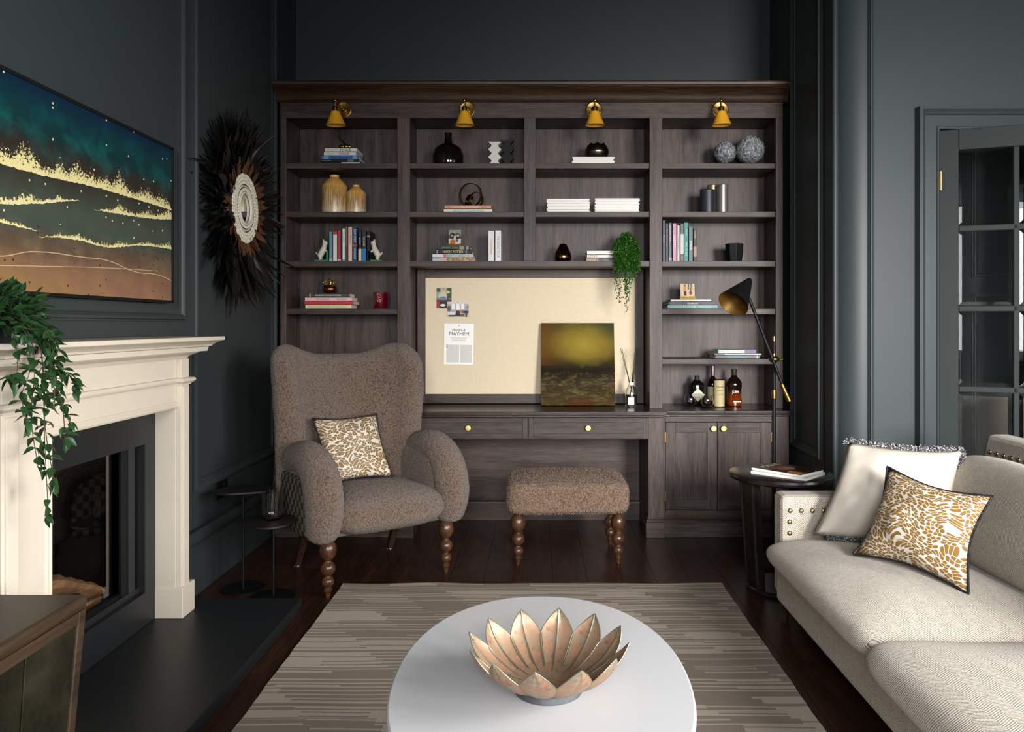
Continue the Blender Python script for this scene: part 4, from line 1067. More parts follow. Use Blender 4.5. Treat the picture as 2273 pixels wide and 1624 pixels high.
# ------------------------------------------------------------------ framed screen showing an aerial beach picture
def beach():
    m = NT('beach_picture'); tc = m.n('TexCoord'); uv = tc.outputs['UV']; U, V, _ = m.sep(uv)
    mp = lambda s: m.n('Mapping', {'Vector': uv, 'Scale': s}).outputs[0]
    streak = m.noise(mp((9, 2.2, 1)), 2.0, 5, .65, .5); fine = m.noise(mp((30, 16, 1)), 4.0, 4, .7); mid = m.noise(mp((5, 3.5, 1)), 2.0, 4, .6)
    vv = m.math('ADD', V, m.math('MULTIPLY', m.math('SUBTRACT', streak, .5), .16))
    vv = m.math('ADD', vv, m.math('MULTIPLY', U, -.02))
    base = m.ramp(vv, [(0.0, '#7a5846'), (.10, '#735441'), (.15, '#6a4f3e'), (.205, '#534233'), (.27, '#4a3f34'), (.30, '#3a4038'), (.42, '#3e463b'), (.52, '#33382f'), (.60, '#2b2a22'), (.68, '#2d231d'), (.76, '#0f2b2b'), (.86, '#0a2f33'), (1.0, '#081f33')])
    base = m.mix(m.math('MULTIPLY', m.math('SUBTRACT', mid, .45, clamp=True), 4.5, clamp=True), base, m.ramp(V, [(0, '#8f6544'), (.2, '#6b5540'), (.35, '#3d4a3f'), (.6, '#33261f'), (.8, '#0d4a48'), (1, '#0a1c3a')]))
    sandl = m.math('MULTIPLY', m.math('SUBTRACT', .24, m.math('ADD', V, m.math('MULTIPLY', U, .30)), clamp=True), 5.0, clamp=True)
    base = m.mix(m.math('MULTIPLY', sandl, .5), base, '#8a6c33')
    def curve(pts):
        nd = m.n('FloatCurve', {'Value': U}); cm = nd.mapping; c = cm.curves[0]
        while len(c.points) < len(pts): c.points.new(.5, .5)
        for p_, (a, b) in zip(c.points, pts): p_.location = (a, b)
        cm.update(); return nd.outputs[0]
    col = base
    wob = m.math('MULTIPLY', m.math('SUBTRACT', m.noise(mp((14, 0, 1)), 3, 4, .65), .5), .03)
    def foam(pts, w_, u0, u1, col, c='#cfc48c', soft=1.0):
        nonlocal_col = col
        f = m.math('ADD', curve(pts), wob)
        tp_ = m.math('MULTIPLY', m.math('MULTIPLY', m.math('SUBTRACT', u1, U), 9.0, clamp=True), m.math('MULTIPLY', m.math('SUBTRACT', U, u0), 9.0, clamp=True))
        big = m.math('MULTIPLY', m.math('MULTIPLY', tp_, m.math('POWER', m.noise(mp((4, 0, 1)), 2.2, 2, .5), 2.2)), w_*4.2)
        t_ = m.math('DIVIDE', m.math('SUBTRACT', V, f), m.math('MAXIMUM', big, .004))
        n_ = m.math('ADD', t_, m.math('MULTIPLY', m.math('SUBTRACT', fine, .5), 3.6*soft))
        k = m.math('MULTIPLY', m.math('GREATER_THAN', t_, 0.0), m.math('LESS_THAN', n_, .62))
        k = m.math('MULTIPLY', k, m.math('LESS_THAN', t_, 2.2))
        k = m.math('MULTIPLY', k, m.math('MULTIPLY', m.math('GREATER_THAN', U, u0), m.math('LESS_THAN', U, u1)))
        return m.mix(k, nonlocal_col, c)
    col = foam([(0, .57), (.26, .575), (.48, .595), (.74, .60), (1, .60)], .085, -1, 1.02, col)
    col = foam([(0, .37), (.09, .389), (.26, .44), (.41, .495), (1, .6)], .035, -1, .42, col)
    col = foam([(0, .4), (.51, .471), (.84, .507), (1, .54)], .045, .50, 2, col)
    col = foam([(0, .30), (.09, .304), (.22, .295), (1, .2)], .022, -1, .225, col)
    col = foam([(0, .2), (.24, .27), (.41, .289), (.57, .279), (.77, .325), (1, .342)], .026, .235, 2, col)
    for pts, u0, u1, wd in (([(0, .15), (.09, .154), (.2, .192), (.44, .203), (.57, .205), (.74, .162), (.9, .16), (1, .134)], -1, 2, .0022), ([(0, .10), (.3, .135), (.6, .165), (.9, .185), (1, .19)], -1, .9, .0016)):
        f = m.math('ADD', curve(pts), m.math('MULTIPLY', wob, .25)); k = m.math('LESS_THAN', m.math('ABSOLUTE', m.math('SUBTRACT', V, f)), wd)
        col = m.mix(m.math('MULTIPLY', m.math('MULTIPLY', k, m.math('LESS_THAN', U, u1)), .7), col, '#c9b087')
    vo = m.n('TexVoronoi', {'Vector': mp((30, 17, 1)), 'Scale': 1.0}, voronoi_dimensions='2D'); sp_ = m.n('TexVoronoi', {'Vector': mp((30, 17, 1)), 'Scale': 1.0}, voronoi_dimensions='2D')
    rnd_ = m.sep(vo.outputs['Color'])[0]
    k = m.math('MULTIPLY', m.math('LESS_THAN', vo.outputs['Distance'], m.math('MULTIPLY', rnd_, .11)), m.math('GREATER_THAN', rnd_, .88))
    col = m.mix(k, col, m.mix(m.math('GREATER_THAN', V, .35), '#2c201a', '#cbb89a'))
    m.p(Base_Color=col, Roughness=.35, Specular_IOR_Level=.3, Emission_Color=col, Emission_Strength=.10)
    return m.mat
tv = thing('framed_screen', 'large framed screen showing an aerial beach scene above the fireplace', 'screen', (XL, 2.89, 1.41))
ty0, ty1, tz0, tz1 = 2.275, 3.507, 1.415, 2.115
part(tv, 'frame', mt['blackmat'], (XL, -1.645, ty0, ty0+.011, tz0, tz1), (XL, -1.645, ty1-.011, ty1, tz0, tz1), (XL, -1.645, ty0, ty1, tz0, tz0+.012), (XL, -1.645, ty0, ty1, tz1-.012, tz1), (XL, -1.66, ty0, ty1, tz0, tz1), bevel=.001)
mb = MB(); xs = -1.651
mb.add([(xs, ty0+.01, tz0+.011), (xs, ty1-.01, tz0+.011), (xs, ty1-.01, tz1-.011), (xs, ty0+.01, tz1-.011), (xs-.006, ty0+.01, tz0+.011), (xs-.006, ty1-.01, tz0+.011), (xs-.006, ty1-.01, tz1-.011), (xs-.006, ty0+.01, tz1-.011)], [(0, 1, 2, 3), (4, 7, 6, 5), (0, 4, 5, 1), (1, 5, 6, 2), (2, 6, 7, 3), (3, 7, 4, 0)], None, [(0, 0), (1, 0), (1, 1), (0, 1)]*2)
mb.build('screen', beach(), tv)

# ------------------------------------------------------------------ feathered mirror
mt['feath'] = M('black_feather', '#100e0b', .4, spec=.5, var=.5, vs=20); mt['feathb'] = M('brown_feather', '#553722', .6, spec=.3, var=.5, vs=30)
mt['shell'] = M('white_shell', '#d9d2c0', .4, spec=.4); mt['mirror'] = M('mirror_glass', '#e8e8e8', .03, 1.0)
my, mz = 4.285, 1.958
mr = thing('feather_mirror', 'round juju mirror ringed with white shells, brown and black feathers', 'mirror', (XL, my, mz))
def feather_mesh(curl, wid, seed):
    rn = random.Random(seed); mb = MB(); n = 9
    def fn(u, v):
        w_ = wid*math.sin(min(1, v*1.25+.06)*PI*.5)*(1-max(0, v-.45)/.55*.85)**1.0*(1+.18*math.sin(v*31+seed+u*3))
        s_ = 2*u-1
        return Vector((s_*w_ + .10*curl*v*v, v, .25*curl*v*v*.6 + .25*abs(s_)*w_ + .02*math.sin(v*9+seed)))
    mb.grid(4, n, fn); return mb.mesh('feather', None, 60, fix=False)
fm = [feather_mesh(c_, w_, i) for i, (c_, w_) in enumerate(((.8, .09), (-.8, .08), (1.5, .065), (-1.5, .07), (.3, .10), (2.2, .05)))]
fb = [feather_mesh(c_, w_, i+9) for i, (c_, w_) in enumerate(((.3, .17), (-.3, .19), (.6, .15)))]
for q in fm: q.materials.append(mt['feath'])
for q in fb: q.materials.append(mt['feathb'])
rn = random.Random(21)
def put(me, ang, r0, L, x0, lift, roll, name):
    # feather axis in the wall plane (Y,Z), lifted towards the room (+X)
    d = Vector((math.sin(lift), math.cos(lift)*math.cos(ang), math.cos(lift)*math.sin(ang)))
    side = Vector((0, -math.sin(ang), math.cos(ang))); n_ = side.cross(d); side = side*math.cos(roll) + n_*math.sin(roll)
    p = Vector((x0, r0*math.cos(ang), r0*math.sin(ang))); Mx = frame_to(p, side, d)
    o = link_mesh(name, me, mr, Mx @ Matrix.Diagonal((L, L, L, 1)))
for i in range(205):
    a = 2*PI*i/205 + rn.uniform(-.06, .06); vert = abs(math.sin(a))
    L = rn.uniform(.17, .25) + .07*vert + (.05 if math.sin(a) < -.5 else 0)
    if rn.random() < .12: L *= 1.25
    put(rn.choice(fm), a + rn.uniform(-.25, .25) - .12*math.cos(a), .17 + rn.uniform(0, .06), L, .012 + rn.uniform(0, .045), rn.uniform(.02, .40), rn.uniform(-.6, .6), 'black_feather')
for i in range(88):
    a = 2*PI*i/88 + rn.uniform(-.05, .05)
    put(rn.choice(fb), a + rn.uniform(-.15, .15), .155 + rn.uniform(0, .015), rn.uniform(.085, .125), .062 + rn.uniform(0, .012), rn.uniform(.05, .35), rn.uniform(-.4, .4), 'brown_feather')
# dense under-layer of shorter black feathers
und = MB(); fv = [([v.co.copy() for v in q.vertices], [list(p.vertices) for p in q.polygons]) for q in fm]
for i in range(420):
    a = rn.uniform(0, 2*PI); lift = rn.uniform(.0, .22); L = rn.uniform(.15, .24) + .06*abs(math.sin(a)); roll = rn.uniform(-.5, .5); a2 = a + rn.uniform(-.35, .35)
    d = Vector((math.sin(lift), math.cos(lift)*math.cos(a2), math.cos(lift)*math.sin(a2))); side = Vector((0, -math.sin(a2), math.cos(a2))); n_ = side.cross(d); side = side*math.cos(roll) + n_*math.sin(roll)
    r0 = rn.uniform(.14, .26); vs_, fs2 = rn.choice(fv)
    und.add(vs_, fs2, frame_to(Vector((.008 + rn.uniform(0, .03), r0*math.cos(a), r0*math.sin(a))), side, d) @ Matrix.Diagonal((L, L, L, 1)))
o = und.build('under_feathers', mt['feath'], mr, local=True, fix=False, smooth=60); o['kind'] = 'stuff'
MX = Matrix.Translation((XL, my, mz)) @ Matrix.Rotation(R(90), 4, 'Y')
mb = MB(); mb.lathe([(0, .0), (.23, .0), (.23, .012), (.19, .055), (.188, .068), (.135, .072), (.135, .06), (0, .06)], 48, M=MX); mb.build('backing', mt['feath'], mr, smooth=30)
for r_, n_, s1, s2, nm in ((.180, 60, .0125, .009, 'shell'), (.160, 54, .011, .009, 'shell'), (.141, 48, .010, .008, 'shell'), (.103, 40, .0085, .010, 'bead')):
    sh_ = MB(); sh_.ell((0, 0, 0), (.006, s1*.92, s1), 8, 6); sme = sh_.mesh(nm, None, 60); sme.materials.append(mt['shell'])
    for i in range(n_):
        a = 2*PI*i/n_; link_mesh(nm, sme, mr, Matrix.Translation((.074, r_*math.cos(a), r_*math.sin(a))))
mb = MB(); mb.tube([MX @ Vector((.122*math.cos(a*PI/24), .122*math.sin(a*PI/24), .070)) for a in range(49)], .006, 8); mb.tube([MX @ Vector((.086*math.cos(a*PI/24), .086*math.sin(a*PI/24), .074)) for a in range(49)], .0075, 8); mb.build('bead_ring', mt['shell'], mr, smooth=60)
mb = MB(); mb.lathe([(0, .062), (.084, .062), (.084, .066), (0, .066)], 48, M=MX); mb.build('mirror_glass', mt['mirror'], mr, smooth=30)

# ------------------------------------------------------------------ trailing plant on the mantel
def leaf_mat(name, a, b, c):
    m = NT(name); v = m.obj(src='Object'); X, Y, Z = m.sep(v)
    oi = m.n('ObjectInfo'); k = oi.outputs['Random']
    vein = m.math('ABSOLUTE', m.math('SINE', m.math('MULTIPLY', m.math('ABSOLUTE', X), 900.0)))
    col = m.mix(k, a, b); col = m.mix(m.math('MULTIPLY', vein, .35), col, c)
    m.p(Base_Color=col, Roughness=.38, Specular_IOR_Level=.45, Subsurface_Weight=0.0); return m.mat
mt['leaf'] = leaf_mat('trailing_leaf', '#12281a', '#22421f', '#395c2c'); mt['stem'] = M('brown_stem', '#3a2a20', .7); mt['green2'] = M('fine_green_leaf', '#28560f', .5, var=.75, vs=130)
def leafmesh(L, w_, bend):
    mb = MB()
    def fn(u, v):
        s_ = 2*u-1; ww = w_*math.sin(PI*min(1, max(0, v))**.8)*(1 if v < .98 else 0)
        return Vector((s_*ww, L*v, -bend*L*v*v + .35*abs(s_)*ww))
    mb.grid(4, 7, fn); me = mb.mesh('leaf', None, 120, fix=False); me.materials.append(mt['leaf']); return me
lms = [leafmesh(.040, .0098, .25), leafmesh(.034, .0085, .4), leafmesh(.046, .011, .15)]
pl = thing('trailing_plant', 'green trailing plant hanging over the near end of the mantel shelf', 'plant', (-1.53, 2.24, 1.267))
mb = MB(); mb.lathe([(.0, .0), (.045, .0), (.058, .07), (.06, .075), (.054, .075), (.05, .06), (0, .058)], 24, (-1.53, 2.24, 1.267)); mb.build('pot', mt['blackmat'], pl, smooth=40)
rn = random.Random(11); sm = MB(); nl = 0
def addleaf(p, d):
    global nl
    d = Vector(d).normalized(); sd = d.cross(Vector((0, 0, 1)));
    if sd.length < .1: sd = Vector((0, 1, 0))
    sd.normalize(); sd.rotate(Matrix.Rotation(rn.uniform(-.7, .7), 3, d))
    link_mesh('leaf', rn.choice(lms), pl, wm(pl).inverted() @ frame_to(Vector(p), sd, d)); nl += 1
top_ = Vector((-1.52, 2.24, 1.335)); strands = []
# trailing stems over the front edge, ends measured downwards
for (y_, zend, drift, x_) in ((2.17, .79, .01, -1.385), (2.19, .86, .045, -1.40), (2.21, .98, .06, -1.395), (2.14, .93, -.01, -1.385), (2.12, 1.06, -.05, -1.38), (2.23, 1.02, .09, -1.40), (2.17, 1.10, .0, -1.36), (2.25, 1.13, .07, -1.395), (2.10, 1.17, -.05, -1.40)):
    p0 = top_ + Vector((0, (y_-2.24)*.5, 0)); zs = 1.30
    P = sp([p0, (x_-.02, y_, zs), (x_, y_+drift*.2, 1.2), (x_+rn.uniform(-.01, .02), y_+drift*.6, (1.2+zend)/2), (x_+rn.uniform(0, .02), y_+drift, zend)], 10)
    sm.tube(P, .0013, 4); acc = 0; sg = 1; strands.append(P)
    for a, b in zip(P[:-1], P[1:]):
        acc += (b-a).length
        if acc > .026:
            acc = 0; sg = -sg
            for s2 in ((sg,) if rn.random() < .45 else (1, -1)):
                d = Vector((rn.uniform(-.25, .8), s2*rn.uniform(.45, 1), rn.uniform(-.75, .15))); addleaf(b, d)
    addleaf(P[-1], (rn.uniform(-.1, .3), rn.uniform(-.3, .3), -1))
n_tr = nl
while nl < 296:
    a = rn.uniform(0, 2*PI); e = rn.uniform(.05, 1.35); r_ = rn.uniform(.045, .13)
    d = Vector((math.cos(a)*math.cos(e), math.sin(a)*math.cos(e)*1.35, math.sin(e)*.85))
    p = Vector((-1.535, 2.22, 1.32)) + Vector((d.x*.75, d.y, d.z))*r_
    if p.x < XL+.03 or p.z < 1.275: continue
    addleaf(p, d + Vector((rn.gauss(0, .5), rn.gauss(0, .5), rn.gauss(0, .4))))
    if rn.random() < .3: sm.tube([top_ + Vector((0, 0, -.03)), p], .0012, 4)
sm.build('stems', mt['stem'], pl)
# the dense inner leaves of the crown and of the hanging strands
inner = MB(); lv = [([v.co.copy() for v in q.vertices], [list(p.vertices) for p in q.polygons]) for q in lms]
def inleaf(p, d):
    d = Vector(d).normalized(); sd = d.cross(Vector((0, 0, 1)))
    if sd.length < .1: sd = Vector((0, 1, 0))
    sd.normalize(); sd.rotate(Matrix.Rotation(rn.uniform(-.9, .9), 3, d)); vs_, fs2 = rn.choice(lv); inner.add(vs_, fs2, frame_to(Vector(p), sd, d))
cnt = 0
while cnt < 420:
    a = rn.uniform(0, 2*PI); e = rn.uniform(-.2, 1.4); r_ = rn.uniform(.03, .125)
    d = Vector((math.cos(a)*math.cos(e), math.sin(a)*math.cos(e)*1.35, math.sin(e)*.85)); p = Vector((-1.53, 2.21, 1.325)) + Vector((d.x*.8, d.y, d.z))*r_
    if p.x < XL+.03 or p.z < 1.272: continue
    inleaf(p, d + Vector((rn.gauss(0, .6), rn.gauss(0, .6), rn.gauss(0, .5)))); cnt += 1
for P in strands:
    for p in P[8:]:
        if rn.random() < .4: inleaf(p, (rn.uniform(-.3, .8), rn.uniform(-1, 1), rn.uniform(-.9, .1)))
o = inner.build('inner_leaves', mt['leaf'], pl, fix=False, smooth=120); o['kind'] = 'stuff'

# ------------------------------------------------------------------ nest of two small tables, tumbler, socket
def blob_table(label, cx, cy, h, a, b, seed, bx, by):
    t = thing('small_table', label, 'side table', (bx, by, 0), 0, 'pair of small metal side tables')
    pts = []
    for i in range(48):
        q = 2*PI*i/48; r_ = 1 + .10*math.sin(2*q+seed) + .07*math.sin(3*q+seed*2); pts.append(Vector((cx + a*r_*math.cos(q), cy + b*r_*math.sin(q), h-.011)))
    mb = MB(); mb.poly(pts, (0, 0, .011)); mb.build('table_top', mt['blob'], t, bevel=.003)
    mb = MB(); mb.cyl((bx, by, .004), (bx, by, h-.011), .006); mb.build('pole', mt['black'], t, smooth=40)
    mb = MB(); mb.lathe([(0, 0), (.104, 0), (.105, .004), (.102, .007), (0, .007)], 48, (bx, by, 0)); mb.build('base', mt['black'], t, smooth=35)
mt['blob'] = M('dark_bronze_top', '#2a2521', .45, .5, var=.35, vs=25, bump=.3, bs=60)
blob_table('taller black pedestal table against the left wall', -1.478, 3.90, .498, .130, .115, 1.0, xx(540, 3.894), 3.894)
blob_table('lower black pedestal table holding the glass tumbler', -1.305, 3.755, .378, .128, .14, 2.6, xx(607, 3.775), 3.775)
gx, gy = xx(605, 3.765), 3.765
tm = thing('tumbler', 'clear glass tumbler on the lower black pedestal table', 'glass', (gx, gy, .378))
mb = MB(); mb.lathe([(0, .001), (.034, .001), (.044, .008), (.0485, .022), (.0495, .04), (.0495, .135), (.0483, .1355), (.0481, .04), (.0472, .024), (.043, .0115), (.033, .006), (0, .0055)], 40, (gx, gy, .378), cap=False); mb.build('glass_body', mt['glass'], tm, smooth=60)
sk = thing('wall_socket', 'black double power socket low on the left wall', 'socket', (XL, 4.13, .445))
part(sk, 'plate', mt['black'], (XL+.0, XL+.008, 4.06, 4.205, .40, .49), bevel=.002)
for y in (4.09, 4.155): part(sk, 'switch', mt['blackmat'], (XL+.008, XL+.012, y-.008, y+.008, .462, .48)); 

# ------------------------------------------------------------------ low cabinet in the left foreground
mt['cabw'] = wood('walnut_cabinet', '#221810', '#3a2b1c', 'y', .45, .4, 18, .2)
def antique():
    m = NT('antiqued_mirror'); v = m.obj(); a = m.noise(v, 6, 5, .65); b = m.noise(v, 30, 4, .7)
    m.p(Base_Color=m.ramp(a, [(.3, '#1b1a14'), (.55, '#3b392c'), (.75, '#4f4d40')]), Metallic=.8, Roughness=m.math('MULTIPLY_ADD', b, .3, .2)); return m.mat
mt['antq'] = antique()
cb = thing('low_cabinet', 'low walnut cabinet with antiqued mirror doors in the left foreground', 'cabinet', (-1.44, 1.5, 0))
CXF = -1.207
mb = MB(); mb.poly([(XL+.012, 2.075, .57), (XL+.012, 2.0, .10), (XL+.012, .98, .10), (XL+.012, .905, .57)], (CXF-.012-XL-.012, 0, 0)); mb.build('carcass', mt['cabw'], cb, bevel=.006)
mb = MB(); mb.box(XL+.012, CXF+.003, .90, 2.082, .565, .602); mb.build('top', mt['cabw'], cb, bevel=.012)
def trap(y0, y1, z0, z1, xa, xb):
    sl_ = lambda y, z: y + (.08*(.57-z)/.47)*(-1 if y > 1.49 else 1)*abs(y-1.49)/.585
    return [(xa, sl_(y0, z0), z0), (xa, sl_(y1, z0), z0), (xa, sl_(y1, z1), z1), (xa, sl_(y0, z1), z1)]
for (y0, y1, z0, z1) in ((.937, 2.043, .535, .566), (.937, 2.043, .10, .135), (2.043, 2.075, .10, .566), (.905, .937, .10, .566)):
    mb = MB(); mb.poly(trap(y0, y1, z0, z1, CXF-.014, 0), (.016, 0, 0)); mb.build('frame', mt['cabw'], cb, bevel=.003)
for (y0, y1) in ((1.843, 2.043), (1.50, 1.838), (1.15, 1.495), (.937, 1.145)):
    mb = MB(); mb.poly(trap(y0, y1, .137, .533, CXF-.014, 0), (.009, 0, 0)); mb.build('door', mt['antq'], cb, bevel=.002)
for x in (XL+.05, CXF-.05):
    for y in (1.05, 1.93): 
        mb = MB(); mb.lathe([(.014, 0), (.02, .10)], 10, (x, y, 0)); mb.build('leg', mt['black'], cb)
# ================================================================== things on the shelves
mcol = {}
def cm(c, rough=.45):
    if c not in mcol: mcol[c] = M('cover_' + c.strip('#'), c, rough, spec=.35)
    return mcol[c]
UP = Vector((0, 0, 1))
def tframe(x, y, z, down=False):
    if down: return frame_to(Vector((x, y, z)), (0, 0, -1), (1, 0, 0))
    return frame_to(Vector((x, y, z)), (1, 0, 0), (0, 0, 1))
def book(label, x0, x1, z0, z1, yf, dep, cover, flat, titles=(), bands=(), group=None, pages=None, thing_name='book', cat='book', rz=0):
    """hardback with its spine to the room; bands: (from, to, colour) printed blocks along the spine"""
    c = Vector(((x0+x1)/2, yf, z0)); t = thing(thing_name, label, cat, c, rz, group)
    mb = MB(); th_ = .0025; pg = MB(); ov = .003; W = wm(t) @ Matrix.Translation(-c)
    mb.box(x0, x1, yf, yf+th_, z0, z1, W)
    if flat:
        mb.box(x0, x1, yf, yf+dep, z0, z0+th_*.7, W); mb.box(x0, x1, yf, yf+dep, z1-th_*.7, z1, W)
        pg.box(x0+ov, x1-ov, yf+th_, yf+dep-ov, z0+th_*.7, z1-th_*.7, W)
    else:
        mb.box(x0, x0+th_*.7, yf, yf+dep, z0, z1, W); mb.box(x1-th_*.7, x1, yf, yf+dep, z0, z1, W)
        pg.box(x0+th_*.7, x1-th_*.7, yf+th_, yf+dep-ov, z0+ov, z1-ov, W)
    cv = mb.build('cover', cm(cover), t); pg.build('pages', pages or mt['page'], t)
    for (a, b, c) in bands:
        mb = MB()
        if flat: mb.box(x0+(x1-x0)*a, x0+(x1-x0)*b, yf-.0006, yf, z0+.0008, z1-.0008, W)
        else: mb.box(x0+.0008, x1-.0008, yf-.0006, yf, z0+(z1-z0)*(1-b), z0+(z1-z0)*(1-a), W)
        mb.build('spine_print', cm(c), cv)
    for (s, a, b, col, hf) in titles:
        if flat: text(cv, s, W @ tframe(x0+(x1-x0)*(a+b)/2, yf-.0012, (z0+z1)/2), (x1-x0)*(b-a), (z1-z0)*hf, cm(col), 'title')
        else: text(cv, s, W @ tframe((x0+x1)/2, yf-.0012, z0+(z1-z0)*(1-(a+b)/2), True), (z1-z0)*(b-a), (x1-x0)*hf, cm(col), 'title')
    return t
def stack(z, yf, items, group):
    for (p0, p1, thk, cover, label, titles, bands, dep, dy) in items:
        y = yf+dy; h = thk*y/F
        book(label, xx(p0, y), xx(p1, y), z, z+h-.0003, y, dep, cover, True, titles, bands, group); z += h
    return z
def row(z, yf, items, group):
    for (p0, p1, top, cover, label, titles, bands, dep) in items:
        book(label, xx(p0, yf), xx(p1, yf)-.0006, z, zz(top, yf), yf, dep, cover, False, titles, bands, group)

Y5 = 5.0
g = 'stacked books, upper left shelf'
bt = stack(SH[1], Y5, [
 (710, 802, 4.8, '#22303e', 'thin navy and white book at bottom of the upper left stack', (), ((.52, .97, '#c9d3d3'),), .21, 0),
 (712, 797, 6.2, '#1c2229', 'black book second from bottom of the upper left stack', (('IRVING PENN', .04, .26, '#b9b6ad', .35),), ((.70, .86, '#6a6557'),), .21, 0),
 (713, 795, 8.4, '#3a63a0', 'bright blue book in the upper left stack', (('Slim Aarons', .26, .72, '#16264a', .62),), ((.06, .2, '#6a92bd'), (.85, .96, '#6a92bd')), .20, 0),
 (719, 790, 8.4, '#cfccc6', 'white book titled VOGUE just above the blue book', (('VOGUE', .46, .79, '#222222', .62), ('PEOPLE IN', .08, .42, '#b5b1a9', .5)), (), .19, 0),
 (721, 792, 8.6, '#d2cfc9', 'white book titled VOGUE at top of stack under the brass bee', (('VOGUE', .46, .82, '#1e1e1e', .66), ('UNSEEN', .08, .42, '#b5b1a9', .5)), (), .19, 0)], g)
# brass bee
be = thing('bee_ornament', 'polished brass bee ornament on the white books', 'ornament', (xx(768, 5.06), 5.06, bt))
bz = bt; bxx = xx(768, 5.06)
mb = MB(); mb.ell((bxx+.002, 5.06, bz+.022), (.017, .016, .016), 16, 10); mb.ell((bxx+.024, 5.06, bz+.021), (.012, .012, .012), 14, 10); mb.ell((bxx-.026, 5.06, bz+.02), (.022, .014, .014), 16, 10); mb.build('body', mt['brassp'], be, smooth=60)
for s_ in (-1, 1):
    mb = MB(); mb.ell((0, 0, 0), (.035, .012, .002), 14, 8, Matrix.Identity(3)); me_ = mb.mesh('wing', None, 60); me_.materials.append(mt['brassp'])
    link_mesh('wing', me_, be, Matrix.Translation((-.025, s_*.01, .058)) @ Matrix.Rotation(R(48), 4, 'Y') @ Matrix.Rotation(s_*.5, 4, 'X'))
    for q in range(3):
        mb = MB(); mb.tube([(bxx-.015+q*.012, 5.06+s_*.01, bz+.015), (bxx-.018+q*.014, 5.06+s_*.024, bz+.018), (bxx-.018+q*.016, 5.06+s_*.03, bz)], .0015, 5); mb.build('leg', mt['brassp'], be)
def lathe_thing(name, label, cat, px, Y, zb, prof, mat, scale=1.0, n=40, parts=None, smooth=50, group=None):
    x = xx(px, Y); t = thing(name, label, cat, (x, Y, zb), 0, group)
    mb = MB(); mb.lathe([(r*scale, z*scale) for r, z in prof], n); mb.build(parts or 'body', mat, t, local=True, smooth=smooth, fix=True)
    return t, x
# dark glass bottle vase
mt['dglass'] = M('dark_smoked_glass', '#0d0b07', .05, spec=.6, coat=1.0)
sc_ = 5.06/F
lathe_thing('bottle_vase', 'black glass bottle vase with a narrow neck on upper shelf', 'vase', 995, 5.08, SH[1], [(0, 0)] + [(a*sc_, b*sc_) for a, b in sp([(30, 0), (33.5, 3), (34.5, 14), (34, 28), (29, 40), (20, 47), (11, 52), (8.2, 58), (8, 66), (8.5, 75)], 5)] + [(7*sc_, 75*sc_), (6.5*sc_, 60*sc_), (0, 58*sc_)], mt['dglass'], parts='glass_body')
# zigzag ornaments
def zig(label, px0, px1, py0, Y, zb, mat, n, flip=False):
    x0, x1 = xx(px0, Y), xx(px1, Y); h = zz(py0, Y)-zb; dx = (x1-x0)*.28; t = thing('zigzag_ornament', label, 'ornament', ((x0+x1)/2, Y, zb), 0, 'zigzag ornaments')
    L = []; Rr = []
    for i in range(2*n+1):
        z = zb + h*i/(2*n); o_ = dx if (i % 2) == 1 else 0
        L.append((x0 + (dx - o_ if flip else o_), z)); Rr.append((x1 - (dx - o_ if flip else o_), z))
    mb = MB(); mb.poly([Vector((a, Y-.02, b)) for a, b in L + Rr[::-1]], (0, .045, 0)); mb.build('body', mat, t, bevel=.001)
zig('white marble zigzag ornament on upper shelf', 1084, 1113, 316, 5.03, SH[1], M('white_marble', '#c9c5bc', .35, var=.08), 3)
zig('black zigzag ornament beside the white one', 1111, 1141, 312, 5.09, SH[1], mt['blackmat'], 3)
# magazines
def mags(px0, px1, py, Y, zb, n, label, group, seed):
    rn = random.Random(seed); h = (zz(py, Y)-zb)/n
    for i in range(n):
        j0, j1 = rn.uniform(-1.6, 1.6), rn.uniform(-1.6, 1.6); x0, x1 = xx(px0+j0, Y), xx(px1+j1, Y)
        k_ = n-1-i; od = ('topmost', 'second from top', 'third from top', 'fourth from top', 'fifth from top', 'fourth from bottom', 'third from bottom', 'second from bottom', 'bottom')
        od = od[k_] if n == 9 else ('topmost', 'second from top', 'third from top', 'bottom')[k_]
        t = thing('magazine', label.replace('white magazine', od + ' white magazine'), 'magazine', ((x0+x1)/2, Y, zb+i*h), 0, group)
        mb = MB(); mb.box(x0, x1, Y+rn.uniform(0, .004), Y+.20, zb+i*h+.0004, zb+(i+1)*h-.0004); mb.build('pages', mt['white'], t, bevel=.0008)
        mb = MB(); mb.box(x0, x1, Y, Y+.2, zb+(i+1)*h-.0006, zb+(i+1)*h-.0001); mb.build('cover', cm(rn.choice(('#b9b6b0', '#d5d2cc', '#8f8d88', '#c9c7c2'))), t)
    return zb+n*h
mt2 = mags(1271, 1363, 348, 5.02, SH[1], 4, 'white magazine in the small pile under the bronze bowl', 'magazines under the bronze bowl', 1)
mags(1214, 1309, 441, 5.0, SH[2], 9, 'white magazine in the left-hand pile, third bay of the middle shelf', 'left-hand pile of pale magazines', 2)
mags(1321, 1419, 440, 5.0, SH[2], 9, 'white magazine in the right-hand pile, third bay of the middle shelf', 'right-hand pile of pale magazines', 3)
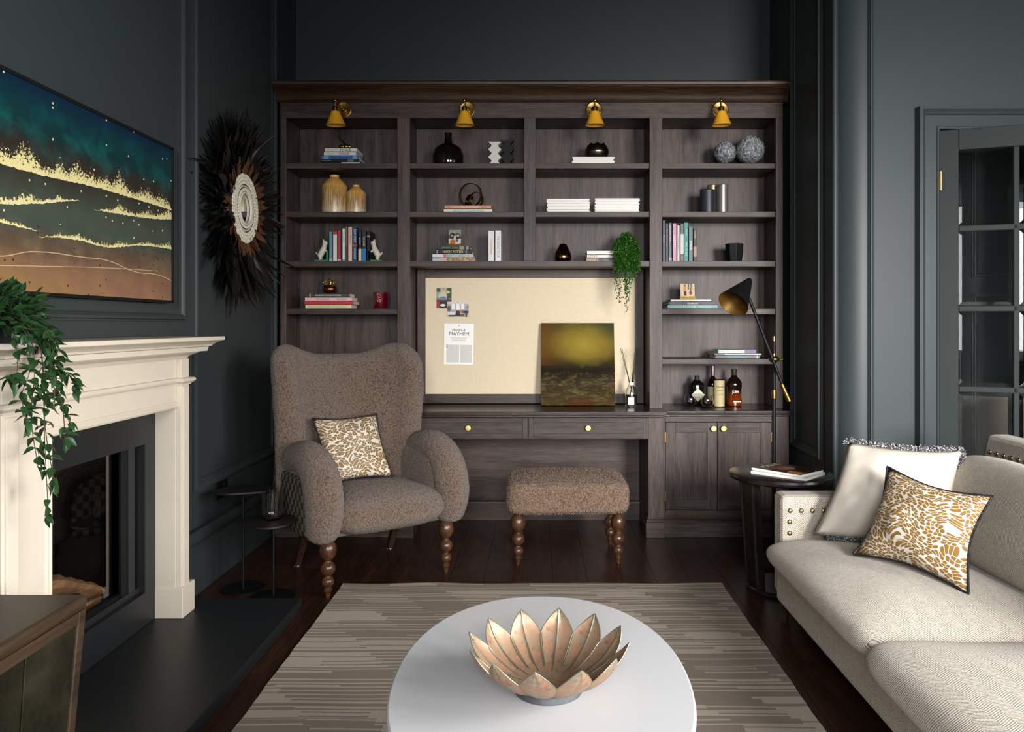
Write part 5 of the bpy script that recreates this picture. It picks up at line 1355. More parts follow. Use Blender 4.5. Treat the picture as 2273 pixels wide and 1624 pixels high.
# bronze bowl with ragged rim
mt['bronze'] = M('dark_bronze', '#857a6e', .25, 1.0, var=.2, vs=30)
Yb = 5.11; sb = Yb/F; xb = xx(1325, Yb); br = thing('bronze_bowl', 'dark bronze round bowl with a ragged rim on the magazines', 'bowl', (xb, Yb, mt2))
mb = MB(); rn = random.Random(5)
prf = sp([(10, 0), (20, 3), (26, 12), (26.5, 19), (23, 28), (18.5, 33.5)], 4); n = 40
def rim(i): return 1.6*math.sin(i*1.1)+1.2*math.sin(i*2.3+1)
vs = []; fs = []
ins = [(r-1.2, z) for r, z in prf[::-1]]
full = list(prf) + [Vector(q) for q in ins]; k = len(full)
for i in range(n):
    a = 2*PI*i/n
    for q, p in enumerate(full):
        kk = max(0, (p[1]-26)/8); vs.append((p[0]*sb*math.cos(a), p[0]*sb*math.sin(a), (p[1]+kk*rim(i))*sb))
for i in range(n):
    for q in range(k-1): fs.append((i*k+q, ((i+1) % n)*k+q, ((i+1) % n)*k+q+1, i*k+q+1))
fs.append([i*k for i in range(n)][::-1]); fs.append([i*k+k-1 for i in range(n)])
mb.add(vs, fs); mb.build('bowl_body', mt['bronze'], br, local=True, smooth=60)
# grey textured balls
def ballmat():
    m = NT('grey_petal_ball'); v = m.obj((1, 1, .42)); f = m.noise(v, 95, 4, .65, .6)
    m.p(Base_Color=m.ramp(f, [(.35, '#24282a'), (.5, '#767c7e'), (.68, '#b9bcbb')]), Roughness=.75); m.bump(f, 1.0, .006); return m.mat
mt['ball'] = ballmat()
def ball(label, px, r_px, py, Y, base):
    s_ = Y/F; r_ = r_px*s_; x = xx(px, Y); t = thing('textured_ball', label, 'ornament', (x, Y, SH[1]), 0, 'grey textured balls')
    zc = max(zz(py, Y), SH[1]+r_*.96+(.004 if base else 0)); mb = MB(); mb.ell((x, Y, zc), (r_, r_, r_*.97), 30, 20); mb.build('core', mt['ball'], t, smooth=60)
    rn = random.Random(int(px)); fl2 = MB()
    for i in range(620):
        zf = rn.uniform(-.97, 1); a = rn.uniform(0, 2*PI); c_ = math.sqrt(1-zf*zf); nn = Vector((c_*math.cos(a), c_*math.sin(a), zf)); p = Vector((x, Y, zc)) + nn*r_*.97
        upv = (Vector((0, 0, 1)) - nn*nn.z); upv = upv.normalized() if upv.length > .05 else nn.orthogonal(); sd = upv.cross(nn); L = rn.uniform(.10, .17)*r_*1.6; w_ = L*.28; j = sd*rn.uniform(-.4, .4)*L
        fl2.add([p-sd*w_, p+sd*w_, p+upv*L*.7+sd*w_+nn*.004+j, p+upv*L*.7-sd*w_+nn*.004+j, p+upv*L+nn*.007+j], [(0, 1, 2, 3), (3, 2, 4)])
    o = fl2.build('petals', mt['ball'], t, fix=False); o['kind'] = 'stuff'
    if base:
        mb = MB(); mb.lathe([(.022, 0), (.018, .012)], 20, (x, Y, SH[1])); mb.build('foot', mt['white'], t)
ball('smaller grey textured ball on a white foot, upper right shelf', 1609, 23.5, 340, 5.07, True)
ball('larger grey textured ball on upper right shelf', 1665, 30.5, 334, 5.06, False)

# middle shelf -------------------------------------------------------
def vasemat(z1, z2):
    m = NT('ochre_reactive_glaze'); X, Y, Z = m.sep(m.obj()); an = m.math('ARCTAN2', Y, X)
    st = m.noise(m.n('CombineXYZ', {0: m.math('MULTIPLY', an, 9.0), 1: m.math('MULTIPLY', Z, 3.0)}).outputs[0], 2.0, 3, .6)
    zn = m.math('DIVIDE', m.math('ADD', Z, m.math('MULTIPLY', m.math('SUBTRACT', st, .5), .04)), z1)
    base = m.ramp(zn, [(.10, '#c5a98a'), (.22, '#a9854f'), (.42, '#9a7340'), (.62, '#b98a38'), (.78, '#d39a45')])
    col = m.mix(m.math('MULTIPLY', m.math('GREATER_THAN', st, .55), .65), base, '#e3cfa9'); 
    m.p(Base_Color=col, Roughness=.22, Specular_IOR_Level=.5)
    fl_w = m.n('TexWave', {'Vector': m.n('CombineXYZ', {0: an}).outputs[0], 'Scale': 4.0}); m.bump(st, .2, .002); return m.mat
def vase(label, px, wpx, ptop, Y):
    s_ = Y/F; w_ = wpx*s_/2; h = zz(ptop, Y)-SH[2]
    pr = [(0, 0), (w_*.9, 0), (w_*.97, h*.02), (w_*.99, h*.1), (w_, h*.40), (w_*.985, h*.70), (w_*.93, h*.745), (w_*.72, h*.83), (w_*.50, h*.90), (w_*.36, h*.935), (w_*.345, h*.96), (w_*.37, h*.985), (w_*.36, h), (w_*.29, h), (w_*.28, h*.94), (0, h*.93)]
    lathe_thing('ceramic_vase', label, 'vase', px, Y, SH[2], pr, vasemat(h, 0), parts='vase_body', group='ochre ceramic vases', smooth=40)
vase('larger ochre glazed vase on the left middle shelf', 742.5, 57, 389, 5.09)
vase('smaller ochre glazed vase beside the larger one', 790.5, 43, 411, 5.09)
kt = stack(SH[2], Y5, [
 (985, 1093, 8.0, '#cfd2cc', 'white book with turquoise lettering under the salmon book', (('ASHLEY LONGSHORE', .18, .82, '#3fae94', .62),), (), .2, 0),
 (987, 1090, 8.0, '#c98d6f', 'salmon book under the brass knot sculpture', (("YOU'RE INVITED!", .2, .72, '#e8cdb4', .6), ), ((.05, .12, '#b9775c'), (.78, .9, '#b9775c')), .2, 0)], 'books under the brass knot')
kn = thing('knot_sculpture', 'interlaced brass ribbon knot on two books', 'ornament', (xx(1047, 5.09), 5.09, kt)); kx = xx(1047, 5.09); mt['oldbrass'] = M('aged_gold_brass', '#7d6426', .25, 1.0)
def ringrib(c, r_, nrm, w_):
    nrm = Vector(nrm).normalized(); a = nrm.orthogonal().normalized(); b = nrm.cross(a); mb = MB(); vs = []; fs = []; n = 48; t_ = .0022
    for i in range(n):
        q = 2*PI*i/n; d = a*math.cos(q) + b*math.sin(q)
        for (e, f) in ((-w_, -t_), (w_, -t_), (w_, t_), (-w_, t_)): vs.append(Vector(c) + d*(r_+f) + nrm*e)
    for i in range(n):
        for q in range(4): fs.append((i*4+q, i*4+(q+1) % 4, ((i+1) % n)*4+(q+1) % 4, ((i+1) % n)*4+q))
    mb.add(vs, fs); return mb
ringrib((kx-.008, 5.09, kt+.080), .076, (.35, 1, .05), .012).build('ribbon_loop', mt['oldbrass'], kn, smooth=35)
ringrib((kx+.030, 5.085, kt+.050), .046, (-.55, 1, .35), .011).build('ribbon_loop', mt['oldbrass'], kn, smooth=35)
ringrib((kx-.02, 5.10, kt+.042), .040, (1, .5, -.3), .011).build('ribbon_loop', mt['oldbrass'], kn, smooth=35)
mt['silverc'] = M('silver_candle', '#8d8a86', .35, .7, var=.12, vs=40); mt['goldc'] = M('gold_candle', '#8f8060', .35, .7, var=.12, vs=40); mt['slatec'] = M('slate_candle', '#2d3138', .4, .3, var=.25, vs=40)
for label, px, wpx, ptop, Y, mat in (('short slate pillar candle, front of three', 1571, 34, 422, 5.06, mt['slatec']), ('gold pillar candle behind the slate and silver ones', 1582, 25, 411, 5.15, mt['goldc']), ('tall silver pillar candle, right of three', 1604, 24.5, 410, 5.08, mt['silverc'])):
    s_ = Y/F; h = zz(ptop, Y)-SH[2]; w_ = wpx*s_/2
    t, x = lathe_thing('pillar_candle', label, 'candle', px, Y, SH[2], [(0, 0), (w_, 0), (w_, h-.004), (w_-.004, h), (w_-.01, h-.003), (0, h-.006)], mat, parts='wax_body', group='metallic pillar candles', smooth=35)
    mb = MB(); mb.cyl((0, 0, h-.006), (0, 0, h+.006), .001, n=6); mb.build('wick', mt['ink'], t, local=True)

# third shelf ---------------------------------------------------------
g = 'books between the dog bookends'
row(SH[3], Y5, [
 (730.5, 738.5, 514, '#5f8f93', 'teal book beside the left dog bookend', (), ((.9, 1, '#8fb0b0'),), .15),
 (739, 748.8, 513.5, '#d6d1c8', 'white book with red top between teal and red books', (), ((0, .1, '#a83a30'),), .15),
 (749.3, 757, 510.5, '#a8383d', 'red book among the row on the left shelf', (), ((.93, .97, '#d8b9b5'),), .15),
 (757.2, 759.6, 511, '#4c555c', 'thin grey book between red and white books', (), (), .15),
 (759.8, 766.2, 507, '#d9dadb', 'slim white paperback with grey lettering on left shelf', (('THE HARPY', .05, .5, '#8d97a5', .5),), ((.93, .98, '#6f93ab'),), .15),
 (766.6, 772.3, 502.5, '#75673f', 'olive book, tallest in the left shelf row', (), ((.55, 1, '#5a4326'),), .15),
 (772.6, 782.3, 504, '#d9b7b0', 'pale pink book on left shelf', (('Dolly Alderton', .05, .5, '#6a3f45', .5),), (), .16),
 (782.8, 793, 504.5, '#263a66', 'navy book with white lettering on left shelf', (('RAW SPIRIT', .06, .45, '#cfd3da', .5), ('IAIN BANKS', .6, .93, '#cfd3da', .42)), ((.49, .57, '#8a4a38'),), .16),
 (795.3, 802.8, 513, '#2a2a2c', 'black book with cream base on left shelf', (('poker', .2, .46, '#d7d4cc', .7),), ((.58, 1, '#cbb98f'),), .15),
 (803.4, 813, 512.7, '#26282c', 'black book with bright blue base on left shelf', (('THE BONES', .17, .5, '#c7c7c3', .45),), ((.58, 1, '#1f6fae'),), .15),
 (814.4, 822, 513, '#15171b', 'black book leaning by the right dog bookend', (), ((.14, .2, '#6e747a'),), .15)], g)
# dog bookends
mt['dogw'] = M('cream_ceramic', '#c9c3b4', .45, spec=.4, var=.06, vs=40); mt['greenb'] = M('green_enamel', '#1f7a3c', .35, spec=.5)
def dog(label, px_block, side):
    """terrier figure standing up against a green block; side=+1: dog left of the block"""
    Yd = 5.03; s_ = Yd/F; X = lambda p: xx(p, Yd); Z = lambda p: zz(p, Yd)
    o_ = px_block; m_ = side
    t = thing('dog_bookend', label, 'bookend', (X(o_), Yd, SH[3]), 0, 'dog bookends')
    P = lambda dx, y, dy=0.0: Vector((X(o_ + m_*dx), Yd+dy, Z(y) + (SH[3]-Z(577.5))))
    xa, xb = sorted((X(o_ - m_*27), X(o_ + m_*3)))
    part(t, 'base', mt['greenb'], (xa, xb, Yd-.03, Yd+.06, SH[3], SH[3]+.012), bevel=.0015)
    xa, xb = sorted((X(o_ - m_*1), X(o_ + m_*3)))
    part(t, 'upright', mt['greenb'], (xa, xb, Yd-.03, Yd+.06, SH[3]+.012, SH[3]+.068), bevel=.0015)
    mb = MB()
    mb.tube([P(-18, 566), P(-14, 558), P(-9, 549), P(-7, 541)], [.018, .021, .019, .015], 12)           # trunk
    mb.tube([P(-8, 546), P(-7, 538), P(-6, 535)], [.016, .014, .015], 12)
    mb.ell(P(-6, 535.5), (.018, .016, .016), 14, 10); mb.tube([P(-5, 536), P(-1, 539)], [.013, .008], 10)   # head and muzzle
    for q in (-.008, .008):
        mb.tube([P(-8, 532, q), P(-9.5, 526.5, q*1.3)], [.007, .0015], 8)                                   # ears
        mb.tube([P(-9, 549, q), P(-4, 553, q), P(0, 555.5, q*.9)], [.009, .007, .006], 8)                  # forelegs on the block
        mb.tube([P(-18, 564, q), P(-15, 570, q*1.2), P(-18, 574, q*1.2), P(-14, 575, q*1.2)], [.012, .009, .007, .007], 8)
    mb.tube([P(-19, 562), P(-24, 560), P(-27, 555)], [.007, .0055, .003], 8)
    d = mb.build('dog_figure', mt['dogw'], t, smooth=180)
    md = d.modifiers.new('fuse', 'REMESH'); md.mode = 'VOXEL'; md.voxel_size = .0028; md.use_smooth_shade = True
    md = d.modifiers.new('soft', 'SMOOTH'); md.iterations = 3
dog('white terrier bookend with green base, left of the books', 727.5, 1)
dog('white terrier bookend with green base, right of the books', 822.5, -1)
mt['floral1'] = None
def collage(name, cols, s_=60):
    m = NT(name); v = m.obj(); vo = m.n('TexVoronoi', {'Vector': v, 'Scale': s_}); f = m.sep(vo.outputs['Color'])[0]; n_ = m.noise(v, s_*2, 3)
    m.p(Base_Color=m.ramp(m.math('ADD', m.math('MULTIPLY', f, .7), m.math('MULTIPLY', n_, .3)), [(i/(len(cols)-1)*.8+.1, c) for i, c in enumerate(cols)], 'CONSTANT'), Roughness=.5); return m.mat
mcol['floralA'] = collage('floral_print_pale', ['#9fa5a2', '#7f9c9c', '#a8a3a8', '#8a6f68', '#b6b9b4'], 45)
mcol['floralB'] = collage('floral_print_autumn', ['#a4644a', '#6f6b3d', '#b59a5a', '#7d4a3a', '#5f6f45', '#b3a184'], 70)
pt = stack(SH[3], Y5, [
 (960, 1053, 9.0, '#9fb4b8', 'floral patterned book at bottom of stack under the photo', (), ((.17, .34, '#c79d97'), (.34, .99, 'floralB')), .2, 0),
 (960, 1050, 8.4, '#c3c8c8', 'pale floral book second from bottom, stack under the photo', (), ((.27, .33, '#b06a68'), (.33, .99, 'floralA')), .2, 0),
 (967, 1048, 9.0, '#17140f', 'black book with yellow title lettering under the photo', (('HARRY POTTER', .2, .76, '#d3bf5a', .62),), ((.03, .06, '#8a8f86'), (.82, .86, '#5f6f6a')), .17, 0),
 (968, 1044, 8.4, '#1c2333', 'navy book with gold lettering at top of stack under the photo', (('JURASSIC', .16, .42, '#9a8d58', .55), ('WORLD', .46, .64, '#9a8d58', .5)), ((.68, .82, '#8d7f6c'), (.88, .95, '#8d7f6c')), .17, 0)], 'books under the small photo')
def photo_stand(label, px0, px1, py0, zb, Y, bg, shapes, lean=8):
    x0, x1 = xx(px0, Y), xx(px1, Y); h = zz(py0, Y)-zb; t = thing('photo_block', label, 'photo', ((x0+x1)/2, Y, zb))
    mb = MB(); w_ = (x1-x0); mb.poly([Vector((x0-.004, Y-.012, zb)), Vector((x0-.004, Y-.008, zb+.020)), Vector((x0-.004, Y+.03, zb+.020)), Vector((x0-.004, Y+.03, zb))], (w_+.008, 0, 0)); mb.build('brass_stand', mt['oldbrass2'], t, bevel=.001)
    Mx = Matrix.Translation((x0, Y, zb+.016)) @ Matrix.Rotation(R(90-lean), 4, 'X')
    mb = MB(); mb.box(0, w_, 0, h-.014, -.003, 0, Mx); mb.build('card', mt['white'], t); printed(t, 'print', Mx @ Matrix.Translation((0, 0, .0003)), w_, h-.014, bg, shapes)
mt['oldbrass2'] = M('brushed_brass', '#7d6a35', .4, .8)
photo_stand('small family photo in a brass block on the stacked books', 996, 1023, 510, pt, 5.06, '#7d8a80', [('#4a4f49', 'r', (0, 1, .35, .6)), ('#b48a6e', 'e', (.42, .82, .1, .12)), ('#1d1b22', 'e', (.3, .6, .22, .2)), ('#a77a62', 'e', (.25, .6, .09, .1)), ('#27242c', 'e', (.72, .58, .2, .2)), ('#c29a7c', 'e', (.75, .6, .11, .1)), ('#9fb3bd', 'r', (.4, .6, .38, .6)), ('#cfc6b0', 'r', (0, 1, 0, .38)), ('#c9661c', 'e', (.32, .16, .24, .2)), ('#2b56a0', 'e', (.68, .27, .13, .11)), ('#3a1e10', 'e', (.26, .17, .03, .03)), ('#3a1e10', 'e', (.4, .15, .03, .03))])
row(SH[3], 5.01, [
 (1083.5, 1098, 512, '#d5d3cf', 'tall white book with red lettering on second shelf bay', (('CONTEMPORARY', .25, .78, '#b5483f', .34),), (), .2),
 (1099, 1113, 511.5, '#dad8d5', 'tall white book with grey lettering and dark boards', (('THE GRAND TOUR', .17, .86, '#5f6166', .4),), (), .2)], 'two tall white books')
# copper pear
mt['copperm'] = M('mirror_copper', '#a5703f', .1, 1.0)
Yp = 5.09; s_ = Yp/F
t, x = lathe_thing('pear_ornament', 'shiny bronze pear ornament on the third shelf bay', 'ornament', 1250, Yp, SH[3], [(0, 0)] + [(max(0, a)*s_, b*s_) for a, b in sp([(9, 0), (16, 4), (18.5, 12), (17, 22), (12, 32), (9, 38), (6, 41.5), (0, 42)], 5)], mt['copperm'], parts='pear_body', smooth=60)
mb = MB(); mb.tube([(0, 0, 41*s_), (.001, 0, 47*s_), (0, 0, 54*s_)], .0012, 6); mb.build('stalk', mt['ink'], t, local=True)
stack(SH[3], 4.99, [
 (1301, 1374, 8.0, '#4d4a47', 'grey and tan book at bottom of stack beside the trailing plant', (('EXECUTIVE STYLE', .55, .97, '#9a9893', .42), ('TRAVEL STYLE', .03, .28, '#e0d9cd', .42)), ((0, .38, '#94704d'),), .19, 0),
 (1303, 1374, 7.2, '#d9d5cc', 'white book titled LOVE beside the trailing plant', (('LOVE', .03, .34, '#7a7772', .72),), (), .19, 0),
 (1303, 1373, 9.0, '#dcd9d2', 'plain white book at top of stack beside the trailing plant', (), (), .19, 0)], 'books beside the trailing plant')
# trailing fine-leaved plant
Yl = 4.97; pxl = 1390; tp = thing('trailing_plant', 'fine-leaved green plant trailing from shelf over the pinboard', 'plant', (xx(pxl, 5.07), 5.07, SH[3]))
mb = MB(); xk = xx(pxl, 5.07); mb.lathe([(0, 0), (.045, 0), (.06, .085), (.063, .09), (.056, .09), (.05, .07), (0, .068)], 28, (xk, 5.07, SH[3])); mb.build('pot', M('brown_pot', '#4a3a2c', .6), tp, smooth=40)
rn = random.Random(17); fol = MB(); stm = MB()
def tiny(p, s_):
    d = Vector((rn.gauss(0, 1), rn.gauss(0, 1)-.6, rn.gauss(-.3, .8))).normalized(); sd = d.orthogonal().normalized(); sd.rotate(Matrix.Rotation(rn.uniform(0, 6.3), 3, d))
    fol.add([p, p+d*s_*.5+sd*s_*.36, p+d*s_, p+d*s_*.5-sd*s_*.36], [(0, 1, 2, 3)])
for i in range(950):
    a = rn.uniform(0, 2*PI); e = rn.uniform(-.3, 1.5); r_ = rn.uniform(.045, .088)
    tiny(Vector((xk + .9*r_*math.cos(a)*math.cos(e), 5.05 + .85*r_*math.sin(a)*math.cos(e), SH[3]+.105 + r_*math.sin(e))), rn.uniform(.011, .018))
ends = [(1366, 640, 8), (1372, 600, 6), (1376, 668, 5), (1381, 625, 9), (1386, 690, 4), (1390, 650, 8), (1394, 665, 6), (1398, 590, 10), (1402, 645, 6), (1407, 620, 9), (1411, 585, 10), (1416, 600, 6), (1370, 560, 10), (1378, 575, 12), (1385, 585, 12), (1392, 572, 12), (1400, 565, 12), (1408, 560, 12), (1382, 560, 12), (1396, 600, 10)]
for (px, pe, dens) in ends:
    x0 = xx(px, 4.93); x1 = x0 + rn.uniform(-.02, .02); y1 = 4.925 + rn.uniform(-.02, .02); ze = zz(pe, 4.93)
    P = sp([(x0*.5+xk*.5, 5.03, SH[3]+.13), (x0, 4.97, SH[3]+.10), (x0, y1, SH[3]+.0), (x0*.4+x1*.6, y1, (SH[3]+ze)/2), (x1, y1, ze)], 12); stm.tube(P, .0007, 3)
    for p in P[4:]:
        nn_ = dens if p[2] > 1.66 else 4
        for q in range(nn_): tiny(Vector(p) + Vector((rn.gauss(0, .008), rn.gauss(0, .008), rn.uniform(-.012, .012))), rn.uniform(.010, .015))
o = fol.build('foliage', mt['green2'], tp, fix=False); o['kind'] = 'stuff'; stm.build('stems', mt['green2'], tp)
g = 'upright books, right-hand shelf'
row(SH[3], Y5, [
 (1471, 1476.8, 489, '#3d4a56', 'tall slate book at the left end of the upright right-hand row', (('Flavour', .3, .6, '#b9b6ae', .6),), (), .16),
 (1477.4, 1484.2, 496, '#2c2528', 'dark book with pink lettering in the right-hand row', (('Pull Your Socks', .15, .62, '#b84a80', .55),), (), .16),
 (1484.6, 1491.4, 494.5, '#4d6170', 'slate blue book with pale lettering in the right-hand row', (('DECORATING', .04, .5, '#c5cac9', .5),), ((.9, .97, '#7f98a6'),), .16),
 (1492.8, 1502, 495.5, '#b58296', 'dusky pink book in the right-hand row', (('LIBERTY', .25, .7, '#d9b9c6', .5),), (), .16),
 (1503, 1509.2, 500, '#b3b0ab', 'pale grey book in the right-hand row', (('NORTHERN', .3, .7, '#8b8883', .5),), (), .16),
 (1510.2, 1518, 496, '#4d5a4a', 'green and white spined book in the right-hand row', (), ((.28, .8, '#b9b5ab'), (.85, .95, '#7a4a3d')), .16),
 (1518.6, 1528.2, 494, '#1f7a6d', 'emerald green book in the right-hand row', (('TIME TO EAT', .5, .85, '#b9d6cc', .42), ('Nadiya', .1, .42, '#b9d6cc', .42)), (), .16),
 (1528.8, 1538.3, 503, '#4a6470', 'slate book with cream lettering in the right-hand row', (('jewels', .35, .72, '#e2dcc4', .75),), (), .16),
 (1539, 1546.6, 507, '#221c1a', 'black book with tan patches at right end of the row', (('MODERN', .08, .3, '#c9a557', .45),), ((.55, .85, '#9a7a5c'),), .16)], g)
Yh = 5.06; hx = xx(1630, Yh); hc = thing('candle_pot', 'faceted black candle pot on the right-hand shelf', 'candle', (hx, Yh, SH[3]))
mb = MB(); h_ = zz(541, Yh)-SH[3]; w_ = 19.5*Yh/F; mb.lathe([(0, 0), (w_*.80, 0), (w_*.84, .002), (w_, h_*.55), (w_*1.02, h_), (w_*.93, h_), (w_*.9, h_*.85), (0, h_*.83)], 8, (hx, Yh, SH[3]), M=None); mb.build('pot_body', mt['black'], hc, bevel=.001)
mb = MB(); mb.lathe([(0, 0), (.004, 0), (.004, .0006), (0, .0006)], 12, M=Matrix.Translation((hx, Yh-w_*.95, SH[3]+h_*.62)) @ Matrix.Rotation(R(90), 4, 'X')); mb.build('emblem', mt['silverc'], hc)

# fourth shelf --------------------------------------------------------
pt2 = stack(SH[4], Y5, [
 (678, 780, 9.6, '#d3cf98', 'pale yellow book at bottom of the stack below the pumpkin', (('TOM SCHEERER MORE DECORATING', .05, .88, '#9a9a68', .5),), (), .17, 0),
 (676, 785, 8.0, '#c04a5a', 'pink and red book in the stack below the pumpkin', (), ((0, .99, '#b8323f'),), .17, 0),
 (677, 781, 8.2, '#ddb3ae', 'pale pink book in the stack below the pumpkin', (('BOURGEOIS', .25, .52, '#6f5a58', .45), ('PICASSO', .68, .88, '#6f5a58', .45)), (), .17, 0),
 (681, 776, 8.8, '#3a4034', 'dark green book directly below the pumpkin', (('ENGLISH COUNTRYSIDE', .2, .8, '#d6d5cc', .4),), ((.06, .09, '#8f9384'),), .15, 0)], 'books below the copper pumpkin')
Yq = 5.07; qx = xx(732, Yq); pk = thing('pumpkin_ornament', 'small copper glass pumpkin with gold stalk on a stack of books', 'ornament', (qx, Yq, pt2)); mt['copperg'] = M('copper_lustre_glass', '#6b3a28', .2, .8)
mb = MB(); n = 40; m_ = 12; vs = []; fs = []
for j in range(m_+1):
    ph = PI*j/m_
    for i in range(n):
        a = 2*PI*i/n; lob = 1-.10*abs(math.sin(a*4))**.6; r_ = .047*math.sin(ph)**.8*lob; vs.append((r_*math.cos(a), r_*math.sin(a), .030 - .030*math.cos(ph)*(1 if ph > 1 else .95)))
for j in range(m_):
    for i in range(n): fs.append((j*n+i, j*n+(i+1) % n, (j+1)*n+(i+1) % n, (j+1)*n+i))
mb.add(vs, fs); mb.build('pumpkin_body', mt['copperg'], pk, local=True, smooth=60)
mb = MB(); mb.tube(sp([(0, 0, .055), (.006, 0, .075), (.0, 0, .092), (.004, 0, .096)], 5), [.008]*6+[.006]*5+[.004]*5, 10); mb.tube(sp([(.004, 0, .085), (.024, -.004, .082), (.028, -.004, .066), (.012, -.006, .060)], 5), .0032, 8); mb.tube(sp([(-.01, 0, .062), (-.035, -.004, .066), (-.042, -.004, .078), (-.03, -.004, .082), (-.024, 0, .072)], 5), .003, 8); mb.build('stalk', mt['brassp'], pk, local=True, smooth=60)
mt['redg'] = M('ruby_glass', '#5a0612', .1, spec=.6, coat=.6)
Yr = 5.07; s_ = Yr/F; h_ = 37*s_
t, x = lathe_thing('candle_cup', 'dark red glass candle cup with a pale crest', 'candle', 844.5, Yr, SH[4], [(0, 0), (13*s_, 0), (14*s_, h_*.05), (16.5*s_, h_), (15.3*s_, h_), (14.6*s_, h_*.8), (0, h_*.78)], mt['redg'], parts='cup', smooth=40)
mb = MB(); rn = random.Random(2)
for i in range(40):
    a = -PI/2 + rn.uniform(-.32, .18); z = h_*rn.uniform(.42, .95); r_ = (14+2.5*z/h_)*s_+.0004; p = Vector((r_*math.cos(a), r_*math.sin(a), z)); e = rn.uniform(.002, .004); tt = Vector((-math.sin(a), math.cos(a), 0)); mb.add([p-tt*e, p+tt*e*.3+UP*e, p+tt*e, p-UP*e*.6], [(0, 1, 2, 3)])
mb.build('crest_print', M('pale_pink_print', '#b07c84', .5), t, local=True, fix=False)
pt3 = stack(SH[4], Y5, [
 (1482, 1593, 9.2, '#5f9299', 'turquoise book at bottom of stack beside the lamp shade', (('LIVING IN STYLE', .08, .56, '#d3cf9f', .6), ('AMSTERDAM', .6, .88, '#a9b794', .5)), (), .2, 0),
 (1484, 1583, 7.2, '#4a4048', 'dark plum book in the middle of stack beside the lamp shade', (('Sanderson', .42, .66, '#d5cdc9', .7), ), ((.05, .3, '#5a4f57'),), .2, 0),
 (1489, 1578, 5.0, '#d3cfc8', 'thin white book at top of stack beside the lamp shade', (), (), .2, 0)], 'books beside the lamp shade')
photo_stand('small framed photo of two children on stacked books', 1510, 1543, 629, pt3, 5.06, '#c2ab86', [('#1c1a1a', 'r', (0, .02, 0, 1)), ('#1c1a1a', 'r', (.98, 1, 0, 1)), ('#1c1a1a', 'r', (0, 1, .98, 1)), ('#2a2624', 'r', (.52, .82, .55, .98)), ('#c9b79a', 'r', (.6, .64, .55, .98)), ('#c9b79a', 'r', (.72, .75, .55, .98)), ('#7d5236', 'e', (.32, .85, .07, .1)), ('#b0764f', 'r', (.22, .42, .42, .74)), ('#241c1c', 'r', (.26, .42, .1, .42)), ('#7a3a2a', 'e', (.7, .32, .1, .16)), ('#5a3a2c', 'e', (.7, .52, .05, .07)), ('#d4b37c', 'r', (.02, .98, .02, .1))])
stack(SH[5], Y5, [
 (1588, 1687, 7.4, '#5f6466', 'grey book at bottom of stack on the lower right shelf', (('URBAN NORTH COLOUR', .25, .72, '#4f9fb0', .55),), ((.92, .96, '#8fb0a4'),), .2, 0),
 (1586, 1690, 4.2, '#cac6c0', 'thin white book in the middle of stack on the lower right shelf', (), ((0, .22, '#6a6a68'),), .21, 0),
 (1594, 1678, 8.4, '#cfd0c4', 'NOVEL HOUSES book at top of stack on the lower right shelf', (('NOVEL HOUSES', .07, .68, '#8d8f88', .55),), ((0, .055, '#7fb0ac'), (.7, .86, '#6a6374'), (.86, 1, '#6f5a86')), .16, 0)], 'books on the lower right shelf')

